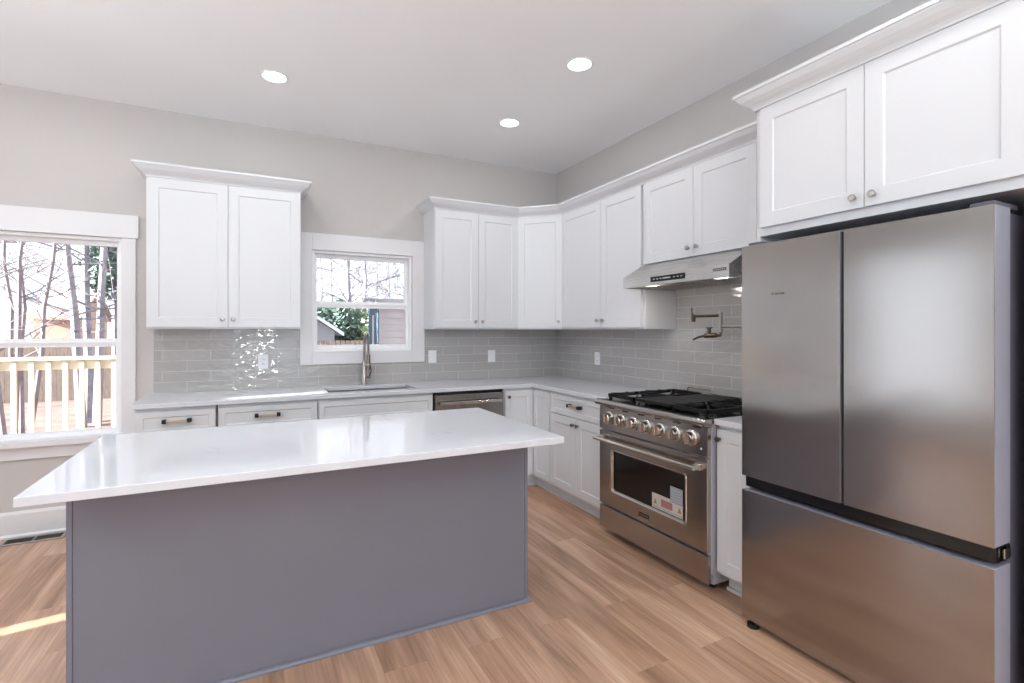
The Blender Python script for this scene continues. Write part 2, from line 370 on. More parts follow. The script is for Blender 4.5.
def frame_window(name, f, u0, u1, v0, v1, y0, rail_v=None):
    """vinyl frame, sashes and glass; f maps (u, depth, v) to xyz"""
    def bx(mb, a, b, c, d, e, g):
        P = [f(a, c, e), f(b, c, e), f(b, d, e), f(a, d, e), f(a, c, g), f(b, c, g), f(b, d, g), f(a, d, g)]
        mb.hexa(P)
    t = 0.022
    m = MB()
    for a in ((u0, u0 + t, v0, v1), (u1 - t, u1, v0, v1), (u0 + t, u1 - t, v0, v0 + t), (u0 + t, u1 - t, v1 - t, v1)):
        bx(m, a[0], a[1], y0 - 0.07, y0 + 0.06, a[2], a[3])
    fr = structure(m.build(name, 'vinyl', bevel=0.002))
    sashes = [(v0 + t, v1 - t, 0)]
    if rail_v: sashes = [(v0 + t, rail_v + 0.017, -0.018), (rail_v - 0.017, v1 - t, 0.018)]
    for k, (a, b, d) in enumerate(sashes):
        s = 0.024; m = MB(); s1 = 0.044 if rail_v and k == 1 else s + 0.01; s2 = 0.048 if rail_v and k == 0 else s + 0.006
        for q in ((u0 + t, u0 + t + s, a, b), (u1 - t - s, u1 - t, a, b), (u0 + t + s, u1 - t - s, a, a + s1), (u0 + t + s, u1 - t - s, b - s2, b)):
            bx(m, q[0], q[1], y0 + d - 0.016, y0 + d + 0.016, q[2], q[3])
        sa = m.build('sash', 'vinyl', fr, bevel=0.002)
        g = MB(); bx(g, u0 + t + s, u1 - t - s, y0 + d - 0.003, y0 + d + 0.003, a + s1, b - s2); g.build('glass_pane', 'window_glass', sa)
    if rail_v:
        m = MB(); bx(m, u0 + t, u1 - t, y0 - 0.046, y0 - 0.034, rail_v - 0.004, rail_v + 0.004); m.build('sash_lock_rail', 'vinyl', fr)
    return fr
fb = lambda u, d, v: (u, d, v)
frame_window('window_1', fb, *WIN1, 0.08, 1.29)
frame_window('window_2', fb, *WIN2, 0.08, 1.60)
frame_window('window_3', fb, *WIN1B, 0.08, 1.29)
fl = lambda u, d, v: (XL - d, u, v)
for k, h in enumerate(LW): frame_window('window_%d' % (4 + k), fl, h[0], h[1], h[2], h[3], 0.08) if k == 0 else None
ff = lambda u, d, v: (u, YF - d, v)
frame_window('window_6', fl, *LW[2], 0.08)  # unseen window added behind the glowing shade
m = bpy.data.materials.new('glow_shade'); m.use_nodes = True; nt = m.node_tree; nt.nodes.clear()
o_ = nt.nodes.new('ShaderNodeOutputMaterial'); mx_ = nt.nodes.new('ShaderNodeMixShader'); d_ = nt.nodes.new('ShaderNodeBsdfDiffuse'); t_ = nt.nodes.new('ShaderNodeBsdfTranslucent')
d_.inputs[0].default_value = t_.inputs[0].default_value = srgb(226, 230, 236); mx_.inputs[0].default_value = 0.52
nt.links.new(d_.outputs[0], mx_.inputs[1]); nt.links.new(t_.outputs[0], mx_.inputs[2]); nt.links.new(mx_.outputs[0], o_.inputs[0]); MATS['glow_shade'] = m
r = thing('glow_shade', 'added unseen translucent shade glowing with sun in the left wall', 'window shade', (XL + 0.02, 0, 0))  # added out of view so the fridge mirrors a bright glow
MB().tube([(0, -1.66, 2.49), (0, -0.26, 2.49)], 0.018, 12).build('roller', 'white_plastic', r, smooth=True)
MB().cells([-1.66, -1.13, -1.0, -0.26], [0.33, 1.975, 2.165, 2.49], lambda i, j: not (i == 1 and j == 1), -0.0185, -0.0175, lambda u, v, w: (w, u, v)).build('cloth', 'glow_shade', r)  # gap in the cloth shaped to let a sun strip onto the counter
frame_window('window_5', ff, *FW[1], 0.08)  # frame of the added clerestory
frame_window('door_1', ff, *FW[0], 0.08)

# window casings
def casing(name, parts):
    m = MB()
    for p in parts: m.box(*p)
    return structure(m.build(name, 'trim_paint', bevel=0.003))
E1 = 0.0006
casing('trim_1', [(-2.469, -2.377, -0.02, -E1, 1.092, 2.183), (-1.53, -1.418, -0.02, -E1, 1.092, 2.183),
                  (-2.377, -1.53, -0.02, -E1, 2.045, 2.183), (-2.377, -1.53, -0.02, -E1, 1.092, 1.197)])
casing('trim_2', [(-3.650, -3.568, -0.02, -E1, 0.64, 2.035), (-4.73, -4.56, -0.02, -E1, 0.64, 2.035), (-5.712, -5.62, -0.02, -E1, 0.64, 2.035),
                  (-5.735, -3.550, -0.028, -E1, 2.035, 2.2), (-5.735, -3.550, -0.065, 0.03, 0.60, 0.64), (-5.712, -3.568, -0.02, -E1, 0.515, 0.60)])
# baseboards with a shoe
def base_profile(): return [(0.0008, 0.0008), (0.026, 0.0008), (0.026, 0.012), (0.016, 0.024), (0.016, 0.155), (0.008, 0.172), (0.0008, 0.172)]
structure(MB().sweep([(XL + 0.001, 0), (-3.475, 0)], base_profile()).build('baseboard_back', 'trim_paint'))
structure(MB().sweep([(0, -3.83), (0, YF + 0.02)], base_profile()).build('baseboard_right', 'trim_paint'))
structure(MB().sweep([(XL, YF + 0.02), (XL, -0.03)], base_profile()).build('baseboard_left', 'trim_paint'))

# tile backsplash
ZB = 1.387
m = MB()
m.cells([-3.461, -2.4695, -1.4175, -0.0105], [0.9145, 1.0915, ZB], lambda i, j: not (i == 1 and j == 1), -0.010, -0.0007, lambda u, v, w: (u, w, v))
tag(m.build('tile_backsplash', 'tile_back'), 'grey glossy subway tile backsplash on the back wall under the sink window', 'backsplash')
m = MB()
m.cells([-2.8085, -1.68, -0.0107], [0.9145, ZB, 1.831], lambda i, j: not (i == 1 and j == 1), -0.010, -0.0007, lambda u, v, w: (w, u, v))
tag(m.build('tile_backsplash', 'tile_right'), 'grey glossy subway tile backsplash on the right wall behind the range', 'backsplash')

# ------------------------------------------------------------------ cabinets
def knob(parent, x, y, z, m='nickel', r=0.0145):
    return MB().lathe((x, y, z), (0, -1, 0), [(0, 0.008), (0.004, 0.0055), (0.012, 0.0055), (0.016, r * 0.9), (0.022, r), (0.027, r * 0.85), (0.029, r * 0.3)], 20).build('knob', m, parent, smooth=True)
def pull(parent, x, y, z, w=0.13):
    h = MB().box(x - w / 2, x + w / 2, y - 0.036, y - 0.022, z - 0.009, z + 0.009).build('pull_handle', 'champagne', parent, bevel=0.002)
    for s in (-1, 1):
        MB().box(x + s * w / 2 - 0.013, x + s * w / 2 + 0.011, y - 0.038, y, z - 0.012, z + 0.012).build('pull_end', 'black_matte', h, bevel=0.002)
    return h
UD = 0.305; UT = 2.435; DT = 2.417
def carcass(root, w, d, z0, z1, name='carcass'):
    return MB().box(0, w, -d, -0.0008, z0, z1).build(name, 'cabinet_paint', root, bevel=0.0015)
def shaker_door(root, x0, x1, z0, z1, yf, name='door', rail=0.066):
    return MB().shaker(x0, x1, z0, z1, yf - 0.0012, 0.019, rail).build(name, 'cabinet_paint', root, bevel=0.0012)
def upper(name, label, x0, w, doors, rz=0, loc=None, z0=ZB, knobs=(), depth=UD, z1=UT, dz0=None, dt=DT):
    r = thing(name, label, 'cabinet', loc or (x0, 0, 0), rz)
    carcass(r, w, depth, z0, z1)
    for (a, b, kx) in doors:
        d = shaker_door(r, a, b, dz0 or z0 + 0.012, dt, -depth - 0.02)
        if kx is not None: knob(d, kx, -depth - 0.021, (dz0 or z0 + 0.012) + 0.057)
    return r
CROWN = [(-0.018, 2.4185), (0.002, 2.4185), (0.003, 2.428), (0.012, 2.438), (0.028, 2.448), (0.045, 2.462), (0.058, 2.480), (0.061, 2.487), (0.068, 2.488), (0.068, 2.503), (-0.018, 2.503)]
FRIDGE_CROWN = [(o, z + 0.022) for o, z in CROWN]

lw = 3.461 - 2.485
c = upper('wall_cabinet', 'white two-door wall cabinet between the tall left window and the sink window', -3.461, lw,
          [(0.006, lw / 2 - 0.0015, lw / 2 - 0.035), (lw / 2 + 0.0015, lw - 0.006, lw / 2 + 0.033)])
MB().sweep([(0, -0.001), (0, -0.325), (lw, -0.325), (lw, -0.001)], CROWN).build('crown_molding', 'cabinet_paint', c)
XM = -1.425
mw = -0.611 - XM
upper('wall_cabinet', 'white two-door wall cabinet just right of the sink window', XM, mw,
      [(0.006, mw / 2 - 0.0015, mw / 2 - 0.033), (mw / 2 + 0.0015, mw - 0.004, mw / 2 + 0.033)])
# diagonal corner
r = thing('corner_wall_cabinet', 'white single-door wall cabinet set diagonally across the room corner', 'cabinet', (0, 0, 0), -PI / 4)
q = math.sqrt(0.5)
loc = lambda x, y: (x * q - y * q, x * q + y * q)
e = 0.0012
MB().prism([loc(*p) for p in ((-e, -e), (-0.6095, -e), (-0.6095, -0.305), (-0.305, -0.6095), (-e, -0.6095))], ZB, UT).build('carcass', 'cabinet_paint', r, bevel=0.0015)
dl = -(0.61 + 0.305) * q; hw = 0.305 * q
d = MB().shaker(-hw + 0.010, hw - 0.010, ZB + 0.012, DT, dl - 0.0212, 0.019).build('door', 'cabinet_paint', r, bevel=0.0012)
knob(d, hw - 0.038, dl - 0.0214, ZB + 0.069)
rw = 1.68 - 0.611
upper('wall_cabinet', 'tall white two-door wall cabinet on the right wall, left of the range hood', 0, rw,
      [(0.006, 0.577, 0.577 - 0.035), (0.580, rw - 0.022, 0.580 + 0.03)], -PI / 2, (0, -0.611, 0))
hw_ = 2.808 - 1.681
r = upper('wall_cabinet', 'short white two-door wall cabinet directly above the range hood', 0, hw_,
          [(0.008, 0.459, 0.459 - 0.035), (0.462, 0.912, 0.462 + 0.035)], -PI / 2, (0, -1.681, 0), z0=1.833)
# one crown around the corner run
o = MB().sweep([(XM, -0.001), (XM, -0.325), (-0.618, -0.325), (-0.325, -0.618), (-0.325, -2.8095)], CROWN).build('crown_molding', 'cabinet_paint')
tag(o, 'white crown molding running along the cabinets around the room corner', 'molding')

# fridge surround: deep cabinet and side panels
r = thing('fridge_cabinet', 'deep white two-door cabinet bridging over the refrigerator, with side panels', 'cabinet', (0, -2.81, 0), -PI / 2)
fw = 1.01
MB().box(0.0, fw, -0.61, -0.0008, 1.83, 2.455).build('carcass', 'cabinet_paint', r, bevel=0.0015)
for a in (0, fw - 0.02):
    MB().box(a, a + 0.02, -0.61, -0.0115, 0.0008, 1.829).build('side_panel', 'cabinet_paint', r, bevel=0.001)
mid = 3.308 - 2.81
for a, b, kx in ((0.032, mid - 0.0015, mid - 0.036), (mid + 0.0015, fw - 0.032, mid + 0.036)):
    d = shaker_door(r, a, b, 1.868, 2.438, -0.63); knob(d, kx, -0.631, 1.91)
MB().sweep([(0, -0.407), (0, -0.63), (fw, -0.63), (fw, -0.001)], FRIDGE_CROWN).build('crown_molding', 'cabinet_paint', r)

# base cabinets
BD = 0.61; BT = 0.883
def base(name, label, w, loc, rz, fronts, kickw=None, left=0):
    r = thing(name, label, 'cabinet', loc, rz)
    MB().box(0, w, -BD, -0.0115, 0.10, BT).build('carcass', 'cabinet_paint', r, bevel=0.0012)
    MB().box(left, w, -0.535, -0.05, 0.0008, 0.0995).box(left, w, -0.553, -0.535, 0.0008, 0.018).build('toe_kick', 'cabinet_paint', r, bevel=0.001)
    for f in fronts:
        kind, a, b, z0, z1 = f[:5]
        d = shaker_door(r, a, b, z0, z1, -BD - 0.02, 'drawer_front' if kind == 'drawer' else 'door', 0.062 if kind == 'door' else 0.036)
        if kind == 'drawer' and f[5]: pull(d, (a + b) / 2 if f[5] is True else f[5], -BD - 0.0213, (z0 + z1) / 2 + 0.012, 0.135)
        if kind == 'door' and f[5] is not None: knob(d, f[5], -BD - 0.0214, z1 - 0.05, 'pewter')
    return r
DZ0, DZ1 = 0.712, 0.862
w = 0.44
base('base_cabinet', 'white drawer base cabinet at the left end of the back counter', w, (-3.47, 0, 0), 0,
     [('drawer', 0.006, w - 0.004, DZ0, DZ1, 0.225), ('door', 0.006, w - 0.004, 0.12, 0.705, w - 0.04)])
w = 0.625
base('base_cabinet', 'white drawer base cabinet second from left, under the sunlit strip of counter', w, (-3.022, 0, 0), 0,
     [('drawer', 0.008, w - 0.006, DZ0, DZ1, 0.30), ('door', 0.008, w / 2 - 0.002, 0.12, 0.705, w / 2 - 0.035), ('door', w / 2 + 0.002, w - 0.006, 0.12, 0.705, w / 2 + 0.035)])
# sink base is hollow above the basin floor
w = 0.858
r = thing('sink_base_cabinet', 'white sink base cabinet with a false drawer front below the faucet', 'cabinet', (-2.395, 0, 0), 0)
MB().box(0, w, -BD, -0.0115, 0.10, 0.66).box(0, 0.018, -BD, -0.0115, 0.6605, BT).box(w - 0.018, w, -BD, -0.0115, 0.6605, BT).box(0.018, w - 0.018, -BD, -0.592, 0.6605, BT).build('carcass', 'cabinet_paint', r)
MB().box(0, w, -0.535, -0.05, 0.0008, 0.0995).build('toe_kick', 'cabinet_paint', r)
MB().shaker(0.006, w - 0.006, DZ0, DZ1, -BD - 0.0212, 0.019, 0.036).build('false_drawer_front', 'cabinet_paint', r, bevel=0.0012)
for a, b, kx in ((0.006, w / 2 - 0.002, w / 2 - 0.04), (w / 2 + 0.002, w - 0.006, w / 2 + 0.04)):
    knob(shaker_door(r, a, b, 0.12, 0.705, -BD - 0.02), kx, -BD - 0.0214, 0.655, 'pewter')
# corner base
r = thing('corner_base_cabinet', 'white L-shaped corner base cabinet with two narrow doors meeting in the corner', 'cabinet', (0, 0, 0), 0)
g = 0.0115
MB().prism([(-g, -g), (-0.908, -g), (-0.908, -0.61), (-0.61, -0.61), (-0.61, -0.905), (-g, -0.905)], 0.10, BT).build('carcass', 'cabinet_paint', r, bevel=0.0012)
MB().prism([(-0.05, -0.05), (-0.908, -0.05), (-0.908, -0.535), (-0.535, -0.535), (-0.535, -0.905), (-0.05, -0.905)], 0.0008, 0.0995).prism([(-0.908, -0.535), (-0.908, -0.553), (-0.553, -0.553), (-0.553, -0.905), (-0.535, -0.905), (-0.535, -0.535)], 0.0008, 0.018).build('toe_kick', 'cabinet_paint', r)
d = MB().shaker(-0.902, -0.634, 0.12, DZ1, -0.6312, 0.019, 0.05).build('door', 'cabinet_paint', r, bevel=0.0012)
knob(d, -0.872, -0.6314, 0.81, 'pewter')
m = MB().shaker(0.634, 0.900, 0.12, DZ1, -0.6312, 0.019, 0.05)
m.bm.transform(Matrix.Rotation(-PI / 2, 4, 'Z')); m.build('door', 'cabinet_paint', r, bevel=0.0012)
w = 1.668 - 0.907
base('base_cabinet', 'white base cabinet with one drawer and two doors, left of the range', w, (0, -0.907, 0), -PI / 2,
     [('drawer', 0.010, w - 0.008, DZ0, DZ1, True), ('door', 0.010, w / 2 - 0.002, 0.12, 0.705, w / 2 - 0.03), ('door', w / 2 + 0.002, w - 0.008, 0.12, 0.705, w / 2 + 0.03)])
w = 2.808 - 2.598
base('base_cabinet', 'narrow white single-door base cabinet squeezed between range and refrigerator', w, (-0.015, -2.598, 0), -PI / 2,
     [('door', 0.006, w - 0.004, 0.12, DZ1, 0.024)])

# countertops
CZ0, CZ1 = 0.884, 0.914
SX0, SX1, SY0, SY1 = -2.31, -1.63, -0.52, -0.15
m = MB()
xs = [-3.495, SX0, SX1, -0.648, -0.0008]; ys = [-1.668, -0.648, SY0, SY1, -0.0008]
m.cells(xs, ys, lambda i, j: (i == 3 or j > 0) and not (i == 1 and j == 2), CZ0, CZ1, lambda u, v, w: (u, v, w))
tag(m.build('countertop', 'quartz', bevel=0.003), 'white quartz L-shaped countertop along the back wall and corner, holding the sink', 'countertop')
tag(MB().box(-0.663, -0.0008, -2.808, -2.598, CZ0, CZ1).build('countertop', 'quartz', bevel=0.003), 'small white quartz countertop piece between range and refrigerator', 'countertop')

# ------------------------------------------------------------------ island
IX0, IX1, IY0, IY1 = -3.390, -1.563, -2.222, -1.62
IT = 0.897
r = thing('kitchen_island', 'grey painted kitchen island base standing on the wood floor', 'island', ((IX0 + IX1) / 2, (IY0 + IY1) / 2, 0))
ox, oy = r.location.x, r.location.y
a, b, c0, c1 = IX0 - ox, IX1 - ox, IY0 - oy, IY1 - oy
MB().box(a + 0.018, b - 0.018, c0 + 0.018, c1 - 0.022, 0.1, IT - 0.031).box(a + 0.018, b - 0.018, c0 + 0.018, c1 - 0.09, 0.001, 0.1).build('carcass', 'island_paint', r)
MB().box(a + 0.0178, b - 0.0178, c0 + 0.003, c0 + 0.0175, 0.001, IT - 0.031).build('back_panel', 'island_paint', r, bevel=0.001)
for s in ((a, a + 0.0175), (b - 0.0175, b)):
    MB().box(s[0], s[1], c0, c1, 0.001, IT - 0.031).build('end_panel', 'island_paint', r, bevel=0.0015)
MB().sweep([(b + 0.0004, c1 - 0.001), (b + 0.0004, c0 - 0.0004), (a - 0.0004, c0 - 0.0004), (a - 0.0004, c1 - 0.001)][::-1], [(0, 0.0008), (0.015, 0.0008), (0.0145, 0.008), (0.010, 0.015), (0, 0.019)]).build('shoe_molding', 'island_paint', r)
for k in range(3):
    ww = (b - a - 0.044) / 3; x0 = a + 0.022 + k * ww
    m = MB().shaker(x0 + 0.003, x0 + ww - 0.003, 0.12, IT - 0.04, c1 - 0.003 - 0.018, 0.018, 0.055)
    m.bm.transform(Matrix.Translation((0, 2 * (c1 - 0.012), 0)) @ Matrix.Diagonal((1, -1, 1, 1)))
    d = m.build('door', 'island_paint', r, bevel=0.001)
m = MB().box(-3.422, -1.560, -2.556, -1.585, IT - 0.03, IT)
tag(m.build('island_countertop', 'quartz', bevel=0.003), 'large white quartz island countertop with a wide overhang towards the viewer', 'countertop')

# ------------------------------------------------------------------ sink and faucet
r = thing('kitchen_sink', 'stainless undermount sink basin below the window', 'sink', ((SX0 + SX1) / 2, (SY0 + SY1) / 2, 0.672))
hx, hy, t, D = (SX1 - SX0) / 2 + 0.004, (SY1 - SY0) / 2 + 0.004, 0.004, 0.2105
def rr(hx, hy, z, rad=0.03, n=5):
    P = []
    for cx_, cy_, a0 in ((hx - rad, hy - rad, 0), (-hx + rad, hy - rad, PI / 2), (-hx + rad, -hy + rad, PI), (hx - rad, -hy + rad, 1.5 * PI)):
        for k in range(n + 1):
            an = a0 + PI / 2 * k / n; P.append((cx_ + rad * math.cos(an), cy_ + rad * math.sin(an), z))
    return P
MB().rings([rr(hx + 0.018, hy + 0.018, D), rr(hx + 0.018, hy + 0.018, D - 0.002), rr(hx + t, hy + t, D - 0.003), rr(hx + t, hy + t, 0), rr(hx - 0.02, hy - 0.02, 0), rr(hx - 0.02, hy - 0.02, 0.005), rr(hx, hy, 0.02), rr(hx, hy, D)], cap=False, closed=True).build('basin', 'steel', r, smooth=True)
MB().box(-hx + 0.02, hx - 0.02, -hy + 0.02, hy - 0.02, 0.0, 0.005).build('basin_floor', 'steel', r)
MB().lathe((0, 0.05, 0.0052), (0, 0, 1), [(0, 0.045), (0.004, 0.045), (0.005, 0.035), (0.002, 0.02), (0.002, 0.0)]).build('drain', 'chrome', r, smooth=True)

r = thing('kitchen_faucet', 'brushed nickel spring-neck pull-down faucet behind the sink', 'faucet', (-1.968, -0.085, CZ1 + 0.0006))
MB().lathe((0, 0, 0), (0, 0, 1), [(0, 0.030), (0.006, 0.030), (0.010, 0.024), (0.05, 0.022), (0.10, 0.020), (0.105, 0.017), (0.19, 0.017), (0.195, 0.014), (0.20, 0.012)]).build('body', 'nickel', r, smooth=True)
arc = [(0, 0, 0.19), (0, 0, 0.30)] + [(0, -0.085 + 0.085 * math.cos(t_ * PI / 12), 0.30 + 0.125 * math.sin(t_ * PI / 12)) for t_ in range(1, 12)] + [(0, -0.17, 0.30), (0, -0.17, 0.26)]
MB().tube(arc, 0.008, 10).build('neck_hose', 'pewter', r, smooth=True)
coil = []
L_ = [0]
for i in range(1, len(arc)): L_.append(L_[-1] + (Vector(arc[i]) - Vector(arc[i - 1])).length)
nt_ = 34 * 8
for k in range(nt_ + 1):
    s = L_[-1] * k / nt_; i = max(j for j in range(len(L_)) if L_[j] <= s + 1e-9); i = min(i, len(arc) - 2)
    f_ = (s - L_[i]) / (L_[i + 1] - L_[i]); A, B_ = Vector(arc[i]), Vector(arc[i + 1]); p = A.lerp(B_, f_); tt = (B_ - A).normalized()
    u = Vector((1, 0, 0)); w_ = tt.cross(u); an = 2 * PI * k / 8
    coil.append(p + (u * math.cos(an) + w_ * math.sin(an)) * 0.0125)
MB().tube(coil, 0.0024, 5).build('spring_coil', 'nickel', r, smooth=True)
MB().lathe((0, -0.17, 0.265), (0, 0, -1), [(0, 0.012), (0.01, 0.016), (0.07, 0.017), (0.11, 0.021), (0.125, 0.021), (0.127, 0.012)]).build('spray_head', 'pewter', r, smooth=True)
MB().tube([(0, -0.012, 0.16), (0, -0.17, 0.185)], 0.006, 8).lathe((0, -0.17, 0.176), (0, 0, 1), [(0, 0.020), (0.012, 0.020)]).build('docking_arm', 'nickel', r, smooth=True)
MB().tube([(0.018, 0, 0.065), (0.045, 0, 0.065)], 0.012, 12).tube([(0.04, 0, 0.065), (0.052, -0.008, 0.10), (0.060, -0.012, 0.135)], [0.006, 0.005, 0.004], 8).build('lever_handle', 'pewter', r, smooth=True)

# ------------------------------------------------------------------ dishwasher
r = thing('dishwasher', 'stainless dishwasher with a bar handle, under the counter left of the corner', 'dishwasher', (-1.532, 0, 0))
MB().box(0.002, 0.618, -0.59, -0.02, 0.10, 0.865).build('tub', 'black_matte', r)
MB().box(0.006, 0.614, -0.636, -0.592, 0.115, 0.858).build('door', 'dishwasher_steel', r, bevel=0.003)
MB().box(0.003, 0.617, -0.606, -0.594, 0.8595, 0.882).build('control_strip', 'black_gloss', r)
MB().box(0.003, 0.617, -0.54, -0.45, 0.0008, 0.0995).build('toe_kick', 'black_matte', r)
h = MB().box(0.04, 0.58, -0.678, -0.664, 0.782, 0.806).build('handle', 'chrome', r, bevel=0.004)
for x in (0.06, 0.56): MB().box(x - 0.008, x + 0.008, -0.6645, -0.6365, 0.786, 0.802).build('handle_bracket', 'chrome', h)

# ------------------------------------------------------------------ range (local: x along the wall to the right, front is -y)
r = thing('kitchen_range', 'stainless steel professional gas range with seven knobs and black grates', 'range', (0, -1.670, 0), -PI / 2)
RW = 0.926
MB().box(0.004, RW - 0.004, -0.675, -0.03, 0.10, 0.885).build('body', 'range_side', r, bevel=0.001)
MB().box(0.002, 0.02, -0.66, -0.06, 0.045, 0.0995).box(RW - 0.02, RW - 0.002, -0.66, -0.06, 0.045, 0.0995).box(0.021, RW - 0.021, -0.60, -0.06, 0.05, 0.0995).build('base_skirt', 'grey_plastic', r)
for x in (0.06, RW - 0.06):
    for y in (-0.60, -0.10): MB().lathe((x, y, 0.0008), (0, 0, 1), [(0, 0.02), (0.012, 0.02), (0.014, 0.012), (0.044, 0.012)]).build('foot', 'black_matte', r, smooth=True)
MB().box(0.004, RW - 0.004, -0.700, -0.6755, 0.052, 0.198).build('kick_panel', 'range_steel', r, bevel=0.002)
# oven door with rounded window opening
WX0, WX1, WZ0, WZ1 = 0.135, 0.770, 0.318, 0.585
d = MB()
def rrect(x0, x1, z0, z1, y, rad=0.02, n=4):
    P = []
    for cx_, cz_, a0 in ((x1 - rad, z1 - rad, 0), (x0 + rad, z1 - rad, PI / 2), (x0 + rad, z0 + rad, PI), (x1 - rad, z0 + rad, 1.5 * PI)):
        for k in range(n + 1):
            an = a0 + PI / 2 * k / n; P.append((cx_ + rad * math.cos(an), y, cz_ + rad * math.sin(an)))
    return P
door_out = lambda y, k=0: rrect(0.006 + k, RW - 0.006 - k, 0.214 + k, 0.706 - k, y, 0.004)
d.rings([door_out(-0.677), door_out(-0.701), door_out(-0.703, 0.002), rrect(WX0, WX1, WZ0, WZ1, -0.703, 0.018), rrect(WX0 + 0.008, WX1 - 0.008, WZ0 + 0.008, WZ1 - 0.008, -0.693, 0.014), rrect(WX0 + 0.008, WX1 - 0.008, WZ0 + 0.008, WZ1 - 0.008, -0.677, 0.014)], cap=False, closed=True)
dr = d.build('oven_door', 'range_steel', r)
MB().rings([rrect(WX0 - 0.011, WX1 + 0.011, WZ0 - 0.011, WZ1 + 0.011, -0.7032, 0.025), rrect(WX0 - 0.009, WX1 + 0.009, WZ0 - 0.009, WZ1 + 0.009, -0.7065, 0.023), rrect(WX0 - 0.002, WX1 + 0.002, WZ0 - 0.002, WZ1 + 0.002, -0.7065, 0.018), rrect(WX0 + 0.001, WX1 - 0.001, WZ0 + 0.001, WZ1 - 0.001, -0.7032, 0.016)], cap=False, closed=True).build('window_rim', 'chrome', dr)
MB().box(WX0 + 0.006, WX1 - 0.006, -0.690, -0.684, WZ0 + 0.006, WZ1 - 0.006).build('oven_glass', 'black_gloss', dr)
# stickers on the oven glass
st = MB().box(0.500, 0.742, -0.6912, -0.6904, 0.330, 0.415).build('warning_sticker', 'paper', dr)
MB().box(0.575, 0.665, -0.6918, -0.6913, 0.352, 0.395).build('sticker_red_band', 'paper_red', st)
MB().box(0.525, 0.735, -0.6918, -0.6913, 0.338, 0.343).build('sticker_text_line', 'paper_grey', st)
for x in (0.528, 0.718):
    MB().hexa([(x - 0.014, -0.6918, 0.356), (x + 0.014, -0.6918, 0.356), (x + 0.014, -0.6913, 0.356), (x - 0.014, -0.6913, 0.356), (x - 0.001, -0.6918, 0.386), (x + 0.001, -0.6918, 0.386), (x + 0.001, -0.6913, 0.386), (x - 0.001, -0.6913, 0.386)]).build('warning_triangle', 'paper_orange', st)
st = MB().box(0.648, 0.742, -0.6918, -0.6913, 0.400, 0.492).build('label_sticker', 'paper_grey', dr)
for k in range(5): MB().box(0.656, 0.734, -0.6922, -0.69185, 0.412 + k * 0.015, 0.416 + k * 0.015).build('sticker_text_line', 'grey_plastic', st)
# badge
bd = MB().box(0.395, 0.497, -0.7062, -0.7032, 0.232, 0.276).build('badge', 'nickel', dr, bevel=0.001)
MB().box(0.399, 0.493, -0.7068, -0.7063, 0.247, 0.273).build('badge_plate', 'black_gloss', bd)
for k in range(5): MB().box(0.408 + k * 0.0155, 0.419 + k * 0.0155, -0.7073, -0.70685, 0.256, 0.264).build('badge_lettering', 'chrome', bd)
hd = MB().tube([(0.015, -0.755, 0.655), (RW - 0.045, -0.755, 0.655)], 0.0135, 16).build('handle', 'chrome', dr, smooth=True)
for x in (0.035, RW - 0.062):
    MB().hexa([(x - 0.012, -0.752, 0.643), (x + 0.012, -0.752, 0.643), (x + 0.02, -0.7035, 0.636), (x - 0.02, -0.7035, 0.636), (x - 0.012, -0.752, 0.667), (x + 0.012, -0.752, 0.667), (x + 0.02, -0.7035, 0.674), (x - 0.02, -0.7035, 0.674)]).build('handle_bracket', 'chrome', hd, bevel=0.003)
# control panel, slightly raked, bullnose
cp = MB().prism_x([(-0.6755, 0.716), (-0.702, 0.716), (-0.700, 0.870), (-0.6755, 0.870)], 0.004, RW - 0.004).build('control_panel', 'range_steel', r, bevel=0.002)
MB().prism_x([(-0.6765, 0.8705)] + [(-0.715 - 0.022 * math.sin(PI * k / 8), 0.893 - 0.0195 * math.cos(PI * k / 8)) for k in range(9)] + [(-0.6765, 0.9125)], -0.004, RW + 0.001).build('bullnose_rail', 'range_steel', r, smooth=True)
for k in range(6): MB().box(0.10 + k * 0.145, 0.15 + k * 0.145, -0.7042, -0.7012, 0.858, 0.865).build('vent_slot', 'black_matte', cp)
for k in range(7):
    x = 0.112 + k * 0.1165; z = 0.797
    kb = MB().lathe((x, -0.7012, z), (0, -1, 0), [(0, 0.044), (0.005, 0.044), (0.008, 0.040), (0.010, 0.033), (0.030, 0.032), (0.036, 0.029), (0.0365, 0.014), (0.037, 0.0)], 28).build('knob', 'chrome', r, smooth=True)
    MB().box(x - 0.005, x + 0.005, -0.752, -0.7385, z - 0.028, z + 0.028).build('knob_grip', 'chrome', kb, bevel=0.003)
MB().lathe((RW - 0.045, -0.702, 0.752), (0, -1, 0), [(0, 0.006), (0.003, 0.005), (0.0035, 0.0)]).build('ignition_light', 'white_plastic', cp, smooth=True)
